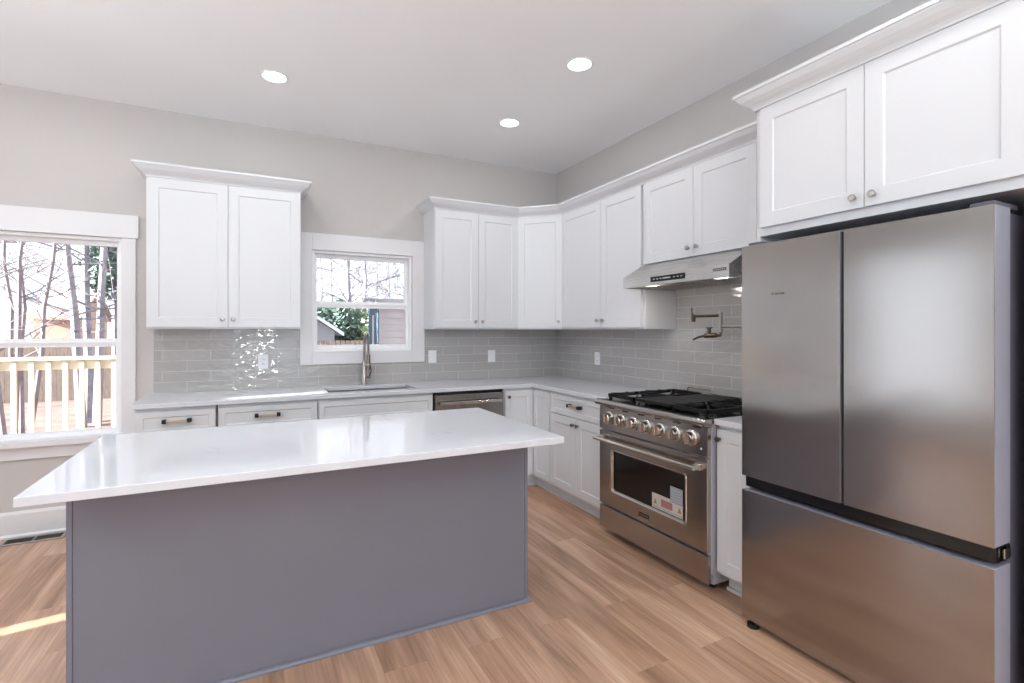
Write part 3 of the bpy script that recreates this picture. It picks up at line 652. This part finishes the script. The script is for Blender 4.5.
# cooktop
MB().box(0.004, RW - 0.004, -0.676, -0.03, 0.8855, 0.905).build('cooktop', 'range_steel', r, bevel=0.002)
MB().box(0.05, RW - 0.05, -0.655, -0.075, 0.9052, 0.908).build('burner_pan', 'black_gloss', r)
def burner(x, y, rad):
    b_ = MB().lathe((x, y, 0.9082), (0, 0, 1), [(0, rad), (0.010, rad * 0.95), (0.012, rad * 0.7)], 24).build('burner', 'pewter', r, smooth=True)
    MB().lathe((x, y, 0.9205), (0, 0, 1), [(0, rad * 0.75), (0.006, rad * 0.72), (0.008, rad * 0.4)], 24).build('burner_cap', 'cast_iron', b_, smooth=True)
for gx in (0.175, RW - 0.175):
    for gy in (-0.51, -0.22): burner(gx, gy, 0.045)
burner(RW / 2, -0.51, 0.03)
def grate(x0, x1):
    m = MB(); y0, y1 = -0.660, -0.07; z0, z1 = 0.934, 0.950; b_ = 0.014
    for (a, b, c_, d_) in ((x0, x1, y0, y0 + b_), (x0, x1, y1 - b_, y1), (x0, x0 + b_, y0, y1), (x1 - b_, x1, y0, y1), (x0, x1, (y0 + y1) / 2 - b_ / 2, (y0 + y1) / 2 + b_ / 2)):
        m.box(a, b, c_, d_, z0 - 0.006, z1)
    for cy_ in (y0 + (y1 - y0) / 4, y0 + 3 * (y1 - y0) / 4):
        for an in range(8):
            t_ = an * PI / 4; cx_ = (x0 + x1) / 2
            L1 = min(abs(((x1 - x0) / 2) / math.cos(t_)) if abs(math.cos(t_)) > 0.1 else 9, abs(((y1 - y0) / 4) / math.sin(t_)) if abs(math.sin(t_)) > 0.1 else 9)
            m.tube([(cx_ + 0.03 * math.cos(t_), cy_ + 0.03 * math.sin(t_), z1 + 0.002), (cx_ + L1 * math.cos(t_) * 0.97, cy_ + L1 * math.sin(t_) * 0.97, z1 - 0.002)], 0.0065, 6)
    for x in (x0 + 0.012, x1 - 0.012):
        for y in (y0 + 0.012, y1 - 0.012, (y0 + y1) / 2): m.box(x - 0.008, x + 0.008, y - 0.008, y + 0.008, 0.9082, z0)
    return m.build('grate', 'cast_iron', r)
grate(0.045, 0.305); grate(RW - 0.305, RW - 0.045)
g = MB().box(0.312, RW - 0.312, -0.658, -0.35, 0.930, 0.948).box(0.33, RW - 0.33, -0.345, -0.075, 0.932, 0.946).box(0.33, 0.345, -0.60, -0.58, 0.9082, 0.930).box(RW - 0.345, RW - 0.33, -0.60, -0.58, 0.9082, 0.930).box(0.33, 0.345, -0.12, -0.10, 0.9082, 0.932).box(RW - 0.345, RW - 0.33, -0.12, -0.10, 0.9082, 0.932)
g.build('griddle', 'cast_iron', r, bevel=0.003)
MB().box(0.004, RW - 0.004, -0.029, -0.012, 0.10, 0.945).build('back_guard', 'range_steel', r, bevel=0.002)
MB().tube([(0.16, -0.045, 0.94), (0.16, -0.045, 0.968), (0.17, -0.045, 0.974), (0.36, -0.045, 0.974), (0.37, -0.045, 0.968), (0.37, -0.045, 0.94)], 0.004, 8).tube([(0.16, -0.045, 0.94), (0.37, -0.045, 0.94)], 0.004, 8).build('rear_bail', 'chrome', r, smooth=True)

# ------------------------------------------------------------------ hood
r = thing('range_hood', 'slim stainless under-cabinet range hood with a black touch strip', 'range hood', (0, -1.675, 1.665), -PI / 2)
HW = 0.882; dz = -1.665
MB().prism_x([(-0.012, 1.832 + dz), (-0.335, 1.832 + dz), (-0.500, 1.738 + dz), (-0.500, 1.668 + dz), (-0.488, 1.668 + dz), (-0.488, 1.682 + dz), (-0.012, 1.682 + dz)], 0, HW).box(0, 0.012, -0.488, -0.012, 0.002, 0.0168).box(HW - 0.012, HW, -0.488, -0.012, 0.002, 0.0168).build('body', 'steel', r, bevel=0.0012)
for a in (0.02, 0.462):
    f_ = MB()
    for k in range(12): f_.box(a + 0.01 + k * 0.035, a + 0.031 + k * 0.035, -0.40, -0.05, 0.006, 0.0165)
    f_.box(a, a + 0.43, -0.42, -0.40, 0.005, 0.0165).box(a, a + 0.43, -0.05, -0.03, 0.005, 0.0165).build('baffle_filter', 'steel', r)
ds = MB().box(0.275, 0.570, -0.5022, -0.5004, 1.688 + dz, 1.722 + dz).build('touch_panel', 'black_gloss', r)
for x in (0.30, 0.33, 0.36): MB().box(x, x + 0.014, -0.5028, -0.5023, 1.703 + dz, 1.708 + dz).build('touch_symbol', 'display_text', ds)
MB().box(0.385, 0.45, -0.5028, -0.5023, 1.702 + dz, 1.709 + dz).build('display_readout', 'display_text', ds)
for x in (0.475, 0.505, 0.535): MB().box(x, x + 0.014, -0.5028, -0.5023, 1.703 + dz, 1.708 + dz).build('touch_symbol', 'display_text', ds)
bd = MB().box(0.775, 0.865, -0.5018, -0.5004, 1.706 + dz, 1.722 + dz).build('badge', 'dark_plastic', r)
for k in range(6): MB().box(0.781 + k * 0.0135, 0.790 + k * 0.0135, -0.5022, -0.50185, 1.711 + dz, 1.717 + dz).build('badge_lettering', 'nickel', bd)
for x in (0.21, 0.775): MB().box(x - 0.03, x + 0.03, -0.46, -0.425, 0.004, 0.0165).build('hood_light', 'hood_lamp', r)
for y in (-1.885, -2.45): lamp('hood_bulb', 'AREA', (-0.44, y, 1.667), (0.35, 0, -1), 1.0, (1, 0.95, 0.88), (0.06, 0.04))

# ------------------------------------------------------------------ pot filler
r = thing('pot_filler', 'bronze folding pot filler faucet on the tiled wall above the range', 'faucet', (0, -2.36, 1.40), -PI / 2)
MB().lathe((0, -0.0105, 0), (0, -1, 0), [(0, 0.032), (0.006, 0.032), (0.010, 0.018), (0.06, 0.014)]).build('wall_flange', 'nickel', r, smooth=True)
MB().tube([(0, -0.07, 0), (-0.19, -0.10, 0)], 0.009, 10).build('inner_arm', 'nickel', r, smooth=True)
MB().box(-0.212, -0.190, -0.113, -0.089, -0.035, 0.095).build('joint_post', 'nickel', r, bevel=0.004)
MB().tube([(-0.205, -0.115, 0.072), (-0.405, -0.125, 0.072)], 0.010, 10).lathe((-0.405, -0.125, 0.085), (0, 0, -1), [(0, 0.014), (0.025, 0.015), (0.05, 0.013), (0.052, 0.008)]).build('outer_arm', 'bronze', r, smooth=True)
MB().tube([(-0.415, -0.125, 0.08), (-0.42, -0.125, 0.128)], 0.005, 8).build('shutoff_lever', 'bronze', r, smooth=True)
MB().tube([(-0.22, -0.12, -0.055), (-0.30, -0.13, -0.06)], 0.016, 12).tube([(-0.27, -0.125, -0.05), (-0.27, -0.125, -0.012)], 0.012, 10).lathe((-0.27, -0.125, -0.012), (0, 0, 1), [(0, 0.022), (0.008, 0.022), (0.010, 0.012)]).tube([(-0.201, -0.101, -0.036), (-0.201, -0.101, -0.055), (-0.225, -0.12, -0.056)], 0.010, 10).build('valve_body', 'bronze', r, smooth=True)
MB().tube([(-0.29, -0.13, -0.055), (-0.35, -0.135, -0.068), (-0.395, -0.14, -0.088)], [0.008, 0.007, 0.006], 8).build('valve_lever', 'bronze', r, smooth=True)

# ------------------------------------------------------------------ refrigerator
r = thing('refrigerator', 'stainless french-door refrigerator with a bottom freezer drawer', 'refrigerator', (0, -2.843, 0), -PI / 2)
FW_ = 0.908; FT = 1.767; FD = -0.758
MB().box(0.012, FW_ - 0.012, -0.640, -0.03, 0.03, 1.755).build('body', 'dark_plastic', r, bevel=0.003)
def fdoor(x0, x1, z0, z1, name):
    d = MB().box(x0, x1, FD + 0.004, -0.648, z0, z1).build(name, 'fridge_side', r, bevel=0.003)
    MB().box(x0 + 0.0005, x1 - 0.0005, FD, FD + 0.0038, z0 + 0.0005, z1 - 0.0005).build('steel_skin', 'fridge_steel', d, bevel=0.0012)
    return d
mx = 0.452
d1 = fdoor(0, mx - 0.006, 0.697, FT, 'left_door')
d2 = fdoor(mx + 0.007, FW_, 0.697, FT, 'right_door')
dw = fdoor(0, FW_, 0.034, 0.632, 'freezer_drawer')
MB().box(0.004, FW_ - 0.004, -0.735, -0.6405, 0.645, 0.690).build('handle_recess', 'black_gloss', r)
MB().box(mx - 0.005, mx + 0.006, -0.752, -0.6485, 0.705, 1.76).build('door_gasket', 'black_matte', r)
for x in (0.03, FW_ - 0.055):
    MB().box(x - 0.02, x + 0.045, -0.725, -0.56, 1.7675, 1.785).build('top_hinge', 'dark_plastic', r, bevel=0.004)
MB().box(FW_ - 0.002, FW_ + 0.004, -0.70, -0.655, 0.655, 0.685).build('middle_hinge', 'chrome', r, bevel=0.002)
for x in (0.045, FW_ - 0.045):
    for y in (-0.738, -0.08): MB().lathe((x, y, 0.0008), (0, 0, 1), [(0, 0.026), (0.018, 0.026), (0.020, 0.014), (0.031, 0.014)]).build('foot', 'black_matte', r, smooth=True)
MB().box(0.03, FW_ - 0.03, -0.66, -0.641, 0.012, 0.032).build('grille', 'black_matte', r)
MB().lathe((0.158, FD - 0.0002, 1.536), (0, -1, 0), [(0, 0.0045), (0.0006, 0.0045)], 16).build('logo_dot', 'pewter', d1)
for k, w_ in enumerate((0.007, 0.003, 0.006, 0.006, 0.006)):
    MB().box(0.171 + k * 0.0088, 0.171 + k * 0.0088 + w_, FD - 0.0008, FD - 0.0001, 1.532, 1.540).build('logo_letter', 'pewter', d1)

# ------------------------------------------------------------------ outlets
def outlet(label, loc, rz, duplex=True, wide=False):
    r = thing('wall_outlet', label, 'outlet', loc, rz, None)
    hw2 = 0.038 if not wide else 0.04
    p = MB().box(-hw2, hw2, -0.0165, -0.0112, -0.058, 0.058).build('cover_plate', 'white_plastic', r, bevel=0.002)
    if duplex:
        for z in (-0.02, 0.02):
            s = MB().box(-0.017, 0.017, -0.0182, -0.0166, z - 0.014, z + 0.014).build('socket', 'white_plastic', r, bevel=0.002)
            MB().box(-0.008, -0.005, -0.0186, -0.0183, z - 0.004, z + 0.006).box(0.005, 0.008, -0.0186, -0.0183, z - 0.004, z + 0.006).build('socket_slot', 'dark_plastic', s)
    else:
        MB().box(-0.016, 0.016, -0.020, -0.0166, -0.033, 0.033).build('rocker_switch', 'white_plastic', r, bevel=0.002)
    return r
outlet('white duplex outlet on the back tile below the left wall cabinet', (-2.742, 0, 1.128), 0)
outlet('white switch plate on the back tile right beside the sink window', (-1.342, 0, 1.136), 0, False)
outlet('white switch plate on the back tile above the dishwasher, nearest the room corner', (-0.744, 0, 1.128), 0, False)
outlet('white outlet on the right wall tile left of the range', (0, -0.725, 1.121), -PI / 2)

# ------------------------------------------------------------------ floor register
r = thing('floor_register', 'metal floor vent beneath the tall left window', 'floor vent', (-4.10, -0.095, 0.0006))
m = MB()
m.cells([-0.165, -0.145, -0.004, 0.004, 0.145, 0.165], [-0.065, -0.045, 0.045, 0.065], lambda i, j: not (j == 1 and i in (1, 3)), 0.0, 0.006, lambda u, v, w: (u, v, w))
m.build('frame', 'nickel', r, bevel=0.0015)
for s in (-1, 1):
    m = MB(); c_ = s * 0.0745
    for k in range(5): m.box(c_ - 0.07, c_ + 0.07, -0.040 + k * 0.018, -0.034 + k * 0.018, 0.0006, 0.004)
    m.build('louver', 'bronze', r)
MB().box(-0.144, 0.144, -0.044, 0.044, 0.0, 0.0005).build('duct_opening', 'black_matte', r)

# ------------------------------------------------------------------ ceiling can lights
def can(x, y, label):
    r = thing('recessed_light', label, 'ceiling light', (x, y, H - 0.0006))
    MB().lathe((0, 0, 0), (0, 0, -1), [(0, 0.085), (0.003, 0.085), (0.006, 0.078), (0.003, 0.070), (0, 0.069)], 32).build('trim_ring', 'white_plastic', r, smooth=True)
    MB().lathe((0, 0, -0.0005), (0, 0, -1), [(0, 0.068), (0.003, 0.068), (0.0035, 0)], 32).build('lens', 'lamp_glow', r, smooth=True)
    lamp('recessed_lamp', 'AREA', (x, y, H - 0.012), (0, 0, -1), 3.4, (0.98, 0.99, 1.0), (0.13, 0.13), disk=True)
    return r
can(-2.69, -0.91, 'round recessed light in the ceiling, above the left wall cabinet')
can(-1.02, -0.945, 'round recessed light in the ceiling nearest the room corner')
can(-1.03, -1.91, 'round recessed ceiling light that shows largest, in front of the range hood')
can(-4.10, -0.94, 'recessed ceiling light cut off by the upper left edge of the photo')
for x, y in ((-2.69, -1.91), (-3.99, -1.91), (-1.03, -3.6), (-2.69, -3.6), (-4.6, -3.6), (-1.03, -5.6), (-2.9, -5.6), (-4.8, -5.6)):  # extra ceiling lights added out of view to light the room
    c = can(x, y, 'added round recessed ceiling light, unseen, over the open room'); c['group'] = 'added recessed lights over the open room'

r = thing('added_globe_lamp', 'added white globe lamp on a thin stand behind the viewer, for tile glints', 'lamp', (-2.72, -7.2, 0.0008))  # unseen lamp added to throw glints on the tile
mat('globe_glass', (1, 1, 1, 1), 0.4, emit=(1, 0.98, 0.95, 1), estr=65, var=0.001)
MB().lathe((0, 0, 0), (0, 0, 1), [(0, 0.12), (0.02, 0.12), (0.025, 0.02)]).build('base', 'nickel', r, smooth=True)
MB().tube([(0, 0, 0.022), (0, 0, 0.80)], 0.01, 8).build('stand', 'nickel', r, smooth=True)
MB().lathe((0, 0, 0.801), (0, 0, 1), [(0.11 - 0.11 * math.cos(PI * k / 16), 0.11 * math.sin(PI * k / 16)) for k in range(17)], 28).build('globe', 'globe_glass', r, smooth=True)

def added_torchiere(x, y, label, power):  # added uplight, out of view, to brighten the ceiling
    r = thing('added_uplight', label, 'lamp', (x, y, 0.0008), 0, 'added uplights in the open room')
    MB().lathe((0, 0, 0), (0, 0, 1), [(0, 0.14), (0.015, 0.14), (0.02, 0.03), (0.03, 0.012)]).build('base', 'nickel', r, smooth=True)
    MB().tube([(0, 0, 0.025), (0, 0, 1.42)], 0.011, 10).build('pole', 'nickel', r, smooth=True)
    MB().rings([[(a_ * math.cos(2 * PI * k / 32), a_ * math.sin(2 * PI * k / 32), z) for k in range(32)] for a_, z in ((0.02, 1.40), (0.10, 1.43), (0.19, 1.50), (0.186, 1.50), (0.098, 1.435), (0.02, 1.41))], cap=False, closed=True).build('bowl_shade', 'white_plastic', r, smooth=True)
    lamp('added_uplight_lamp', 'AREA', (x, y, 1.505), (0, 0, 1), power, (0.80, 0.95, 1.0), (0.34, 0.34), disk=True)
for x, y, p_ in ((-5.3, -3.4, 66), (-3.3, -6.9, 92), (-1.1, -6.3, 56)):
    added_torchiere(x, y, 'added uplight floor lamp, unseen behind the viewer, brightening the ceiling', p_)

# ------------------------------------------------------------------ outside
random.seed(7)
tag(MB().box(-40, 40, 0.3, 70, -0.62, -0.5).build('ground', 'leaf_litter'), kind='structure')
# deck
r = thing('wooden_deck', 'pale wooden deck outside the left window', 'deck', (-5.4, 0.2, 0))
m = MB()
for k in range(17): m.box(-2.2, 1.5, 0.02 + k * 0.145, 0.155 + k * 0.145, -0.03, 0.0)
m.build('boards', 'deck_wood', r)
MB().box(-2.2, 1.5, 0.02, 0.06, -0.25, -0.031).box(-2.2, 1.5, 2.4, 2.44, -0.25, -0.031).build('joists', 'deck_wood', r)
for x in (-2.1, -0.3, 1.4):
    for y in (0.1, 2.3): MB().box(x - 0.045, x + 0.045, y - 0.045, y + 0.045, -0.499, -0.251).build('support_post', 'deck_wood', r)
r = thing('deck_railing', 'pale wood railing with square balusters along the deck edge', 'railing', (-5.4, 2.5, 0))
MB().box(-2.2, 1.5, -0.07, 0.07, 1.06, 1.095).build('cap_rail', 'deck_wood', r)
MB().box(-2.2, 1.5, -0.02, 0.02, 0.96, 1.055).build('top_rail', 'deck_wood', r)
MB().box(-2.2, 1.5, -0.02, 0.02, 0.22, 0.30).build('bottom_rail', 'deck_wood', r)
for k in range(26):
    x = -2.1 + k * 0.138; MB().box(x - 0.021, x + 0.021, -0.055, -0.021, 0.18, 1.05).build('baluster', 'deck_wood', r)
for x in (-2.15, 0.08, 1.45): MB().box(x - 0.045, x + 0.045, 0.021, 0.11, -0.2, 1.059).build('rail_post', 'deck_wood', r)

def tree(name, label, x, y, h, rad, mname, lean=(0, 0), seed=0, nb=14, brl=2.0, droop=-0.2, group=None, fork=False, twig=3, z0=-0.5, sub=True, side=False):
    rnd = random.Random(seed)
    r = thing(name, label, 'tree', (x, y, z0), 0, group)
    tm = MB(); bm_ = MB()
    n = 8; pts = []
    for i in range(n + 1):
        f = i / n; pts.append(Vector((lean[0] * f * h + rnd.uniform(-1, 1) * 0.03 * h * f * 0.5, lean[1] * f * h, f * h)))
    tm.tube(pts, [rad * (1 - 0.75 * i / n) for i in range(n + 1)], 8)
    tm.build('trunk', mname, r, smooth=True)
    def br(p, d, L, r0, lev):
        q_ = [p]; d = d.normalized()
        for i in range(4):
            d = (d + Vector((rnd.uniform(-.25, .25), rnd.uniform(-.25, .25), rnd.uniform(-.15, .2)))).normalized(); q_.append(q_[-1] + d * L / 4)
        bm_.tube(q_, [r0, r0 * .8, r0 * .6, r0 * .45, r0 * .25], 4)
        if lev > 0:
            for k in range(twig):
                i = rnd.choice([1, 2, 3]); dd = (d + Vector((rnd.uniform(-1, 1), rnd.uniform(-1, 1), rnd.uniform(-.5, .9)))).normalized()
                br(q_[i], dd, L * rnd.uniform(.4, .65), r0 * .5, lev - 1)
    for k in range(nb):
        f = rnd.uniform(0.22, 0.98); i = min(int(f * n), n - 1); p = pts[i].lerp(pts[i + 1], f * n - i)
        an = rnd.uniform(0, 2 * PI)
        if side:
            br(p, Vector((-1, rnd.uniform(-.5, .5), rnd.uniform(.25, .75))) if rnd.random() < .7 else Vector((1, rnd.uniform(-.5, .5), rnd.uniform(-.5, .3))), brl * rnd.uniform(.7, 1.3), rad * 0.2, 1); continue
        br(p, Vector((math.cos(an), math.sin(an), rnd.uniform(droop, droop + 0.9))), brl * (1.1 - f * 0.6) * rnd.uniform(.7, 1.2), rad * 0.34 * (1.1 - 0.6 * f), 2 if sub else 1)
    bm_.build('branches', mname, r)
    return r
# seen through the left window: positions from sight lines
def zat(u, v, Y):
    th = math.radians(26.65); Z = (at(u, Y) + 2.808) * math.sin(th) + (Y + 4.475) * math.cos(th)
    return 1.373 - (v - 330.8) * Z / 506
def at(u, Y):   # world x on the plane y=Y seen at image column u
    a = (u - 507.7) / 506; th = math.radians(26.65); s_, c_ = math.sin(th), math.cos(th)
    dx, dy = a * c_ + s_, -a * s_ + c_
    return -2.808 + dx / dy * (Y + 4.475)
G1 = 'bare trunks beyond the deck'
tree('bare_tree', 'grey tree trunk leaning left, seen in the middle of the left window', at(82, 8), 8, 9, 0.085, 'bark', (-0.06, 0), 1, 34, 2.4, -0.35, G1, side=True)
tree('bare_tree', 'straight grey trunk, middle of the three close together in the left window', at(88, 8.6), 8.6, 10, 0.085, 'bark', (0.0, 0), 2, 34, 2.4, -0.35, G1, side=True)
tree('bare_tree', 'grey trunk leaning right, beside the straight one in the left window', at(97, 8.2), 8.2, 10, 0.08, 'bark', (0.03, 0), 3, 34, 2.4, -0.3, G1, side=True)
tree('evergreen_tree', 'grey trunk at the right edge of the left window, among green needles', at(117, 9), 9, 10, 0.07, 'bark', (-0.01, 0), 4, 24, 1.8, -0.3, G1, side=True)
for k, (u, ln, Y) in enumerate(((6, -0.10, 6.0), (14, 0.03, 6.3), (22, 0.0, 6.6), (28, 0.10, 6.2), (18, -0.05, 6.8))):
    tree('bare_tree', ['pinkish bare stem leaning left at the far left of the left window', 'pinkish bare stem, second from the left in the left window', 'slim upright bare stem between the pinkish ones in the left window', 'pinkish bare stem leaning right in the left window', 'thin bare stem at the back of the pinkish clump in the left window'][k],
         at(u, Y), Y, 6, 0.042, 'bark_pale', (ln, 0), 20 + k, 12, 1.2, 0.2, 'slim pinkish stems beyond the deck')
def foliage(parent, blobs, mname, n, size, seed):
    rnd = random.Random(seed); m = MB()
    for (cx_, cy_, cz_, rx, ry, rz_) in blobs:
        for k in range(n):
            while True:
                v = Vector((rnd.uniform(-1, 1), rnd.uniform(-1, 1), rnd.uniform(-1, 1)))
                if v.length < 1: break
            p = Vector((cx_ + v.x * rx, cy_ + v.y * ry, cz_ + v.z * rz_))
            a = Vector((rnd.uniform(-1, 1), rnd.uniform(-1, 1), rnd.uniform(-1, 1))).normalized(); b = a.orthogonal().normalized()
            s_ = size * rnd.uniform(.6, 1.4)
            v4 = [m.bm.verts.new(p + q_) for q_ in (a * s_, b * s_ * .5, -a * s_, -b * s_ * .5)]
            m.face(v4)
    return m.build('foliage', mname, parent)
et = [o for o in COL.objects if o.name.startswith('evergreen_tree')][0]
foliage(et, [(0.1, 0, 4.6, 0.9, 0.8, 1.2), (0.0, 0, 3.4, 0.6, 0.6, 0.9)], 'evergreen', 900, 0.09, 5)
# far pale house beyond the deck
def house(name, label, x0, x1, y0, y1, zb, ze, zr, wall_m, roof_m, ridge='x', cat='building', seams=None, z0=-0.5):
    r = thing(name, label, cat, ((x0 + x1) / 2, (y0 + y1) / 2, z0)); hx_, hy_ = (x1 - x0) / 2, (y1 - y0) / 2
    m = MB()
    if ridge == 'y':
        pts = [(-hx_, 0), (hx_, 0), (hx_, ze - z0), (0, zr - z0), (-hx_, ze - z0)]
        a = [m.bm.verts.new((x, -hy_, z)) for x, z in pts]; b = [m.bm.verts.new((x, hy_, z)) for x, z in pts]
        m.face(a); m.face(b)
        for i in range(5): m.face([a[i], a[(i + 1) % 5], b[(i + 1) % 5], b[i]])
        w = m.build('walls', wall_m, r)
        m = MB(); t_ = 0.1; ov = 0.25
        for s_ in (-1, 1):
            ex = s_ * (hx_ + ov); slope = (zr - ze) / hx_; ez = ze - z0 - slope * ov + 0.02; rz_ = zr - z0 + 0.02
            m.hexa([(ex, -hy_ - ov, ez), (0, -hy_ - ov, rz_), (0, hy_ + ov, rz_), (ex, hy_ + ov, ez), (ex, -hy_ - ov, ez + t_), (0, -hy_ - ov, rz_ + t_), (0, hy_ + ov, rz_ + t_), (ex, hy_ + ov, ez + t_)])
        m.build('roof', roof_m, r)
    else:
        m.prism_x([(-hy_, 0), (hy_, 0), (hy_, ze - z0), (0, zr - z0), (-hy_, ze - z0)], -hx_, hx_); w = m.build('walls', wall_m, r)
        m = MB(); ov = 0.3; slope = (zr - ze) / hy_
        for s_ in (-1, 1):
            ey = s_ * (hy_ + ov); ez = ze - z0 - slope * ov + 0.02; rz_ = zr - z0 + 0.02
            m.hexa([(-hx_ - ov, ey, ez), (hx_ + ov, ey, ez), (hx_ + ov, 0, rz_), (-hx_ - ov, 0, rz_), (-hx_ - ov, ey, ez + 0.1), (hx_ + ov, ey, ez + 0.1), (hx_ + ov, 0, rz_ + 0.1), (-hx_ - ov, 0, rz_ + 0.1)])
        m.build('roof', roof_m, r)
    return r
house('neighbor_house', 'pale peach house far beyond the deck, behind the trees', at(34, 26), at(74, 26), 26, 32, 0, 2.0, 3.4, 'peach_wall', 'peach_wall')
house('neighbor_house', 'added unseen house block beyond the left wall, keeping sun off its window', -16, -11, -16, -3.2, 0, 5.2, 6.5, 'siding', 'roof_shingle', 'y')  # unseen block added to keep direct sun out of the left window
# plank fence behind the deck
r = thing('plank_fence', 'brown plank fence seen between the deck balusters', 'fence', (-9.5, 13, -0.499))
m = MB()
for k in range(56): m.box(-4 + k * 0.15, -4 + k * 0.15 + 0.142, 0, 0.02, 0, 1.55)
m.build('boards', 'fence_wood', r); MB().box(-4, 4.4, 0.021, 0.06, 0.3, 0.38).box(-4, 4.4, 0.021, 0.06, 1.2, 1.28).build('rails', 'fence_wood', r)
# through the sink window
r = house('garden_shed', 'small white gabled shed at lower left of the sink window view', at(299, 12), at(334.5, 12), 12, 14, 0, zat(335, 331, 12), zat(317, 320, 12), 'siding_white', 'siding_white', 'y')
gx0, gx1 = at(379, 9), at(379, 9) + 6
r = thing('neighbor_garage', 'pale sided building with a side coloured blue for its shade, right of the sink window view', 'building', (gx0, 9, -0.499))
m = MB()
for k in range(15): m.box(0, 6, -0.012, 0.0, 0.17 * k, 0.17 * k + 0.16)
m.box(0, 6, 0, 1.3, 0, 2.6); w0_ = m.build('walls', 'siding', r)
MB().box(-0.014, -0.001, 0.0, 1.3, 0.0, 2.6).build('shaded_side', 'siding_shade_blue', w0_); MB().box(-0.03, -0.015, 0.5, 0.72, 0.9, 2.3).build('side_window', 'siding_white', w0_)  # shade on the side wall is put into its blue colour
m = MB().hexa([(-0.15, -0.3, 2.60), (6.3, -0.3, 2.60), (6.3, 1.6, 2.75), (-0.15, 1.6, 2.75), (-0.15, -0.3, 2.68), (6.3, -0.3, 2.68), (6.3, 1.6, 2.83), (-0.15, 1.6, 2.83)])
m.build('roof', 'roof_shingle', r)
w_ = MB().box(0.75, 1.45, -0.04, -0.0125, 1.2, 2.0).build('window_trim', 'siding_white', r); MB().box(0.82, 1.38, -0.046, -0.041, 1.27, 1.93).build('window_glass', 'paper_grey', w_)
r = thing('picket_fence', 'low weathered fence under the bushes in the sink window view', 'fence', (at(316, 9), 9, -0.499))
m = MB()
n = int((at(372, 9) - at(316, 9)) / 0.12)
for k in range(n): m.box(k * 0.12, k * 0.12 + 0.1, 0, 0.02, 0, 1.62)
m.build('pickets', 'fence_wood', r)
G2 = 'evergreen bushes behind the fence'
for k, (u, Y, zc, rx, rz_, mm) in enumerate(((321, 15.5, 1.0, 0.9, 1.5, 'evergreen'), (338, 15.2, 1.0, 0.9, 1.55, 'evergreen'), (354, 15.8, 0.9, 0.85, 1.5, 'leafy'), (367, 15.0, 0.7, 0.7, 1.4, 'leafy'))):
    r = thing('evergreen_bush', ['dark evergreen bush behind the small white shed', 'dark evergreen bush in the middle of the sink window view', 'lighter green bush right of the dark evergreens', 'light green bush beside the pale building'][k], 'bush', (at(u, Y), Y, -0.499))
    MB().tube([(0, 0, 0), (0.05, 0, 1.6)], [0.1, 0.05], 6).build('stem', 'bark_brown', r)
    foliage(r, [(0, 0, zc + 0.5, rx, 0.9, rz_)], mm, 2600, 0.12, 40 + k)
for k, (u, Y, hgt, rad) in enumerate(((322, 20, 10, .12), (334, 22, 11, .13), (347, 18, 11, .2), (352, 19, 11, .16), (364, 18, 11, .18), (378, 22, 10, .12), (392, 21, 10, .12), (404, 20, 10, .12))):
    tree('bare_tree', ['bare tree at the left edge of the sink window view', 'bare tree over the dark evergreens, second from left in the sink window', 'thick bare trunk left of centre in the sink window view', 'bare trunk directly beside the thick central one in the sink window', 'stout bare trunk right of centre in the sink window view', 'bare tree just left of the pale building in the sink window view', 'bare tree rising over the pale building in the sink window', 'bare tree at the right edge of the sink window view'][k],
         at(u, Y), Y, hgt, rad * 0.62, 'bark', (random.uniform(-.04, .04), 0), 60 + k, 30, 2.8, 0.1, 'bare trees beyond the sink window', twig=4)
